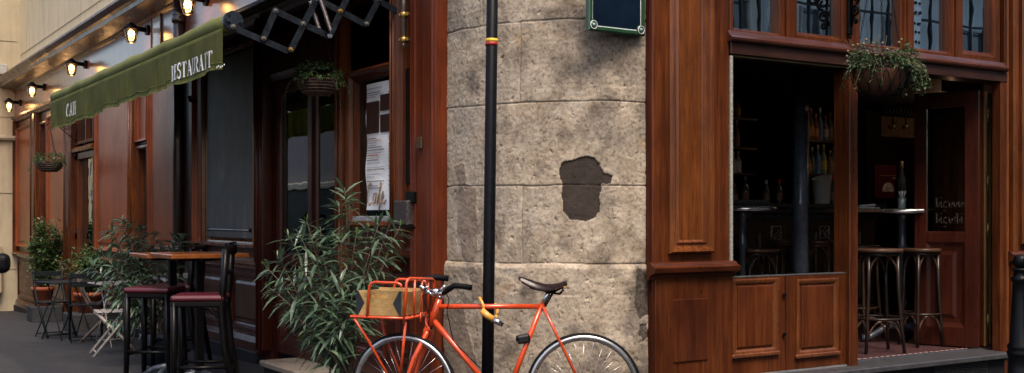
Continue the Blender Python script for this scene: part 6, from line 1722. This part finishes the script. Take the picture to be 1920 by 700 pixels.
def bush(T, at, stems, seed, leaf=.05, wd=.42, n=900, mat=None):
    random.seed(seed); fm = MB(); sm_ = MB()
    for k in range(stems):
        a = random.uniform(0, 2 * PI); p = Vector(at) + Vector((.04 * math.cos(a), .04 * math.sin(a), 0)); H = T['h'] * random.uniform(.6, 1.0); sp = T['w'] * random.uniform(.3, 1)
        q = p + Vector((math.cos(a) * sp * .5, math.sin(a) * sp * .5, H * .55)); e = p + Vector((math.cos(a) * sp, math.sin(a) * sp, H))
        if T.get('lean'): q += T['lean'] * .4; e += T['lean']
        pts = [p, p.lerp(q, .5) + Vector((0, 0, .02)), q, q.lerp(e, .5) + Vector((0, 0, .04)), e]; sm_.tube(pts, [.007, .006, .005, .004, .002], 5)
        for j in range(n // stems):
            tt = random.uniform(.12, 1); i = min(int(tt * 4), 3); c = pts[i].lerp(pts[i+1], tt * 4 - i)
            c = c + Vector((random.gauss(0, .055), random.gauss(0, .055), random.gauss(0, .045)))
            if noise.noise(c * 7 + Vector((seed, 0, 0))) < -.25: continue
            d = Vector((random.uniform(-1, 1), random.uniform(-1, 1), random.uniform(-.4, .7))); l = random.uniform(leaf * .6, leaf * 1.2)
            fm.leaf(c, d, l, l * wd, .35, .12, random.uniform(-.7, .7))
    T['T'].part(sm_, 'stem', plain('plant_stem_brown', (.06, .045, .025), .8)); T['T'].part(fm, 'foliage', mat)
LG1 = leafmat('glossy_shrub_leaf', (.014, .038, .010), (.08, .14, .04), .3)
b1 = gpt(66, 604); b1 = b1 + nl3 * .16 + dl3 * .1; b1 = gat(b1.x, b1.y)
block(b1, aW, .46, .46, .25, 'grey stone block under the left terracotta pot')
T = Thing('potted_shrub', 'leafy shrub in a terracotta pot on a block at the far end of the front', 'potted plant', W, b1 + Vector((0, 0, .25)))
tp = b1 + Vector((-.03, 0, .252)); pot(T, tp, .17, .30, TER)
bush({'T': T, 'h': .98, 'w': .27, 'lean': Vector((.12, 0, .1))}, tp + Vector((0, 0, .28)), 20, 31, .07, .45, 4200, LG1)
b2 = gpt(133, 622) + nl3 * .2; b2 = gat(b2.x, b2.y)
block(b2, aW, .55, .5, .25, 'long grey stone block under the right terracotta pot')
T = Thing('potted_shrub', 'drooping leafy shrub in a terracotta pot behind the anthracite folding table', 'potted plant', W, b2 + Vector((0, 0, .25)))
tp = b2 + Vector((.02, .03, .252)); pot(T, tp, .19, .28, TER)
bush({'T': T, 'h': .62, 'w': .28, 'lean': Vector((-.14, 0, .0))}, tp + Vector((0, 0, .26)), 16, 37, .065, .42, 2600, LG1)

# oleanders: arching canes with whorls of long narrow leaves
OL = leafmat('oleander_leaf', (.018, .045, .026), (.11, .175, .11), .3); OL2 = leafmat('oleander_young_leaf', (.045, .09, .018), (.09, .15, .035), .4)
CANE = plain('oleander_cane', (.09, .07, .05), .8)
def oleander(T, base, canes, seed, llen=.15, lw=.022, per=9, mat=OL):
    random.seed(seed); fm = MB(); sm_ = MB(); ym = MB()
    for (tip, dens) in canes:
        base_ = base + Vector((random.uniform(-.06, .06), random.uniform(-.06, .06), 0)); tip = Vector(tip)
        mid = base_.lerp(tip, .5); mid.z += .12 * (tip - base_).length; mid += Vector((random.uniform(-.04, .04), random.uniform(-.04, .04), 0))
        pts = []
        for k in range(13):
            t_ = k / 12; pts.append(base_ * (1 - t_) ** 2 + mid * 2 * t_ * (1 - t_) + tip * t_ ** 2)
        sm_.tube(pts, [.008 - .006 * k / 12 for k in range(13)], 6)
        # whorls along the upper two thirds
        ln = sum((pts[i+1] - pts[i]).length for i in range(12)); nw = max(3, int(ln * .68 / .055 * dens * (2.1 if per == 2 else 1.0)))
        for q in range(nw):
            t_ = .30 + .70 * (q + random.random() * .6) / nw; t_ = min(t_, .999); i = int(t_ * 12); c = pts[i].lerp(pts[i+1], t_ * 12 - i); ax = (pts[i+1] - pts[i]).normalized()
            a0 = random.uniform(0, 2 * PI)
            for j in range(3 if t_ < .93 else 5):
                a = a0 + j * 2 * PI / 3 + random.uniform(-.4, .4)
                u = ax.cross(Vector((.3, .2, 1))).normalized(); v_ = ax.cross(u); out_ = (u * math.cos(a) + v_ * math.sin(a)); up_ = .35 + .5 * (t_ > .9)
                d = out_ + ax * random.uniform(.2, .9) * (1 + .6 * (t_ > .9)) + Vector((0, 0, random.uniform(-.25, .2)))
                l = llen * random.uniform(.55, 1.1) * (1.0 if t_ < .9 else .8); (fm).leaf(c, d, l, lw * random.uniform(.8, 1.2), random.uniform(.25, .75), .1, random.uniform(-.7, .7))
        if random.random() < .35:
            ym = MB()
            for j in range(5): ym.leaf(tip, ax + Vector((random.uniform(-.5, .5), random.uniform(-.5, .5), .3)), .05, .010, .1, .1)
            T.part(ym, 'young_shoot', OL2)
    T.part(sm_, 'cane', CANE); T.part(fm, 'foliage', mat)
def wpt(px, py, Y): return Vector(((px - 960) / F * Y, Y, EYE + (405 - py) / F * Y))
ob = wpt(648, 700, 7.15); ob.z = 0
T = Thing('oleander', 'large oleander bush with long grey-green leaves between the door step and the bicycle', 'potted plant', W, ob)
pot(T, ob, .21, .34, plain('dark_plastic_pot', (.03, .03, .032), .5))
tips = [(646, 352, 7.25, 1), (636, 380, 7.2, 1), (655, 372, 7.3, .9), (520, 480, 7.35, .8), (498, 500, 7.3, 1), (505, 540, 7.2, 1), (540, 442, 7.3, 1), (555, 430, 7.15, 1), (575, 415, 7.35, 1), (600, 425, 7.1, 1), (615, 440, 7.3, 1), (530, 560, 7.1, 1), (548, 590, 7.0, 1),
        (560, 500, 6.95, 1), (590, 480, 6.95, 1.1), (620, 470, 7.4, 1.1), (640, 450, 7.05, 1), (668, 440, 7.2, 1), (690, 430, 7.3, 1), (712, 415, 7.3, .9), (735, 410, 7.35, .9), (750, 425, 7.3, .8), (700, 470, 7.0, 1), (725, 485, 7.1, .9), (570, 640, 6.95, 1), (600, 620, 6.9, 1.1),
        (630, 600, 6.85, 1.1), (660, 560, 6.85, 1), (590, 560, 6.85, 1.1), (640, 520, 6.8, 1.1), (615, 530, 7.2, 1.2), (670, 500, 7.3, 1.2), (650, 620, 7.0, 1), (556, 530, 7.4, 1.0), (606, 650, 6.85, 1), (540, 520, 7.0, 1), (625, 560, 7.0, 1.2), (585, 600, 7.2, 1.1), (690, 540, 7.2, 1)]
oleander(T, ob + Vector((0, 0, .3)), [(wpt(a, b_, c), d) for a, b_, c, d in tips], 5, .20, .0215)
# second oleander between the tables
ob2 = gpt(293, 684); T = Thing('oleander', 'airy oleander in a dark blue pot between the folding tables and the wooden bar table', 'potted plant', W, ob2)
pot(T, ob2, .155, .30, plain('dark_blue_pot', (.022, .03, .045), .45, 0, .3, 8, .1), False)
Y2 = ob2.y
tips = [(228, 410, -.1, 1), (205, 430, 0, .8), (262, 425, .2, 1), (290, 440, .1, .9), (185, 470, -.1, .8), (172, 500, -.2, .8), (240, 450, .2, 1), (300, 460, .3, .8), (212, 500, -.2, 1), (250, 490, 0, 1), (190, 540, -.3, .8), (225, 560, -.3, 1), (205, 600, -.3, .9), (270, 470, .2, 1), (330, 450, .4, .8), (345, 440, .4, .6), (280, 540, .1, 1), (255, 580, 0, .9), (300, 560, .2, .8), (235, 530, -.3, .9)]
oleander(T, ob2 + Vector((0, 0, .26)), [(wpt(a, b_, Y2 + c), d) for a, b_, c, d in tips], 12, .18, .026, 2)

# hanging baskets on the left front
def basket(x, y, z, r, label, chain_to, nf, seed, cat_fr=L, wick=True, fol=VINE):
    T = Thing('hanging_basket', label, 'hanging basket', cat_fr, (x, y, z))
    mb = MB().lathe([(0, -r * .72), (r * .55, -r * .68), (r * .8, -r * .4), (r, 0), (r * .95, .01), (r * .85, -.01)], (x, y, z), 24); T.part(mb, 'basket', plain('wicker_brown_grey', (.05, .028, .02), .8, 0, .6, 30, .8))
    mb = MB()
    for k in range(5):
        f = k / 5; rr = r * (1 - .42 * f * f) + .004; mb.tube([(x + rr * math.cos(q * PI / 12), y + rr * math.sin(q * PI / 12), z - r * .7 * f) for q in range(24)], .004, 4, closed=True)
    for k in range(16):
        a = k * PI / 8; mb.tube([(x + (r + .004) * math.cos(a), y + (r + .004) * math.sin(a), z), (x + r * .86 * math.cos(a), y + r * .86 * math.sin(a), z - r * .4), (x + r * .5 * math.cos(a), y + r * .5 * math.sin(a), z - r * .71)], .004, 4)
    T.part(mb, 'weave', plain('wicker_strand', (.10, .062, .045), .8))
    fm = MB(); foliage_ball(fm, (x, y, z + .03), r * 1.15, r * 1.15, r * .65, nf, .02, .045, .4, seed=seed); st_ = MB(); random.seed(seed)
    for k in range(14):
        a = random.uniform(0, 2 * PI); trailer(fm, st_, (x + r * .8 * math.cos(a), y + r * .8 * math.sin(a), z + .04), (math.cos(a), math.sin(a), .3), random.uniform(.1, .28), 8, .03)
    T.part(fm, 'foliage', fol); T.part(st_, 'stem', plain('vine_stem', (.05, .06, .02), .8))
    for k in range(3):
        a = .4 + k * 2 * PI / 3; T.part(MB().tube([(x + r * math.cos(a), y + r * math.sin(a), z), chain_to], .0035, 5), 'chain', BLK)
    return T
hp = .42; hx2, hz3 = L.hit(93, 305, hp); wz2 = L.z(93, 236, hp)
basket(hx2, L.D - hp, hz3, .20, 'wicker hanging basket with green plants at the far end of the front', (hx2, L.D - hp, wz2), 1000, 6)
mb = MB(); Mb = Matrix.Translation((hx2, L.D - .04, 0)) @ Matrix.Rotation(-PI / 2, 4, 'Z')
mb.tube([Mb @ Vector((0, 0, wz2 + .03)), Mb @ Vector((hp - .02, 0, wz2 + .03)), Mb @ Vector((hp, 0, wz2))], .009, 6)
mb.tube([Mb @ Vector((0, 0, wz2 + .05)), Mb @ Vector((0, 0, wz2 - .25))], .009, 6); mb.tube([Mb @ Vector((0, 0, wz2 - .22)), Mb @ Vector((.12, 0, wz2 - .12)), Mb @ Vector((.28, 0, wz2 + .02))], .007, 6)
for c, z, r_, s_ in ((.05, -.03, .04, 1), (.13, -.02, .035, -1), (.2, -.01, .03, 1), (.05, -.12, .035, -1)): scroll(mb, Mb, c, wz2 + z, r_, 1.4, 0, .005, s_)
single(mb, 'basket_bracket', BLK, 'black scrolled iron bracket holding the far wicker basket', 'bracket', L, (hx2, L.D - .05, wz2))
hx4, hz4 = L.hit(596, 152, .42)
basket(hx4, L.D - .42, hz4, .155, 'hanging basket in deep shade under the awning by the door', (hx4, L.D - .42, hz4 + .75), 900, 16)
single(MB().tube([(hx4, L.D - .02, hz4 + .76), (hx4, L.D - .43, hz4 + .76), (hx4, L.D - .43, hz4 + .72)], .009, 6).tube([(hx4, L.D - .03, hz4 + .5), (hx4, L.D - .35, hz4 + .76)], .007, 6), 'basket_bracket', BLK, 'plain black iron bracket holding the shaded basket over the door', 'bracket', L, (hx4, L.D - .2, hz4 + .76))
# colourful jars behind the menu window foot
for k, (px, py, cc, lb) in enumerate(((702, 455, (.35, .02, .03), 'red tin standing low inside the menu window'), (688, 462, (.02, .18, .15), 'teal tin standing low inside the menu window'), (714, 472, (.4, .38, .36), 'pale tin standing low inside the menu window'))):
    x, z = L.hit(px, py, y=L.D + .14); single(MB().lathe([(.04, -.06), (.045, -.055), (.045, .05), (.04, .055), (.0, .058)], (x, L.D + .14, z), 14), 'storage_tin', plain('painted_tin', cc, .4, 0, .3, 30), lb, 'tin', L, (x, L.D + .14, z - .06))
xw0, xw1 = L.x(665), L.x(735); 
single(MB().box(xw0, xw1, L.D + .06, L.D + .3, .85, .9), 'window_shelf', INT, 'dark shelf inside the foot of the menu window', 'shelf', L, ((xw0 + xw1) / 2, L.D + .2, .88))

# ------------------------------------------------------------------ motor scooter, mostly left of the picture
sY = 3.4; sx_ = lambda px: (px - 960) / F * sY; sz_ = lambda py: EYE + (405 - py) / F * sY
SC = Thing('motor_scooter', 'black parked motor scooter, only its rounded mirror reaching into the left edge', 'scooter', W, (sx_(-120), sY, 0))
SBL = plain('scooter_black_plastic', (.003, .003, .0035), .5, 0, .3, 20, .08)
mx3 = sx_(-22); mz3 = sz_(494)
mb = MB(); mb.box(mx3 - .055, mx3 + .063, sY - .02, sY + .025, mz3 - .030, mz3 + .030, .024, None, 4); SC.part(mb, 'mirror', SBL)
SC.part(MB().tube([(mx3 - .02, sY, mz3 - .02), (mx3 - .05, sY + .02, mz3 - .1), (mx3 - .12, sY + .05, mz3 - .22)], .007, 8), 'mirror_arm', SBL)
hx3 = mx3 - .28
SC.part(MB().tube([(hx3 + .26, sY + .02, mz3 - .2), (hx3 + .1, sY + .05, mz3 - .21), (hx3 - .2, sY + .05, mz3 - .21), (hx3 - .36, sY + .02, mz3 - .2)], .016, 10), 'handlebar', SBL)
SC.part(MB().lathe([(.0, .0), (.09, .02), (.13, .1), (.10, .2), (0, .24)], (hx3 - .03, sY + .08, mz3 - .34), 16), 'headset', SBL)
SC.part(MB().tube([(hx3, sY + .1, mz3 - .3), (hx3 + .02, sY + .15, .65), (hx3 + .02, sY + .1, .35)], [.10, .17, .14], 14, flat=(1.25, .4)), 'leg_shield', SBL)
SC.part(MB().tube([(hx3, sY + .1, .32), (hx3, sY - .6, .28), (hx3, sY - 1.0, .45), (hx3, sY - 1.3, .6)], [.13, .13, .17, .12], 14), 'body', SBL)
SC.part(MB().box(hx3 - .13, hx3 + .13, sY - 1.35, sY - .7, .68, .78, .04, None, 3), 'seat', BLK)
for yy in (sY + .28, sY - 1.1):
    w1 = SC.part(MB().tube([(hx3, yy + .19 * math.cos(k * PI / 16), .23 + .19 * math.sin(k * PI / 16)) for k in range(32)], .045, 10, closed=True), 'wheel', TYR)
    SC.part(MB().tube([(hx3 - .03, yy, .23), (hx3 + .03, yy, .23)], .13, 20), 'rim', ALU, w1)
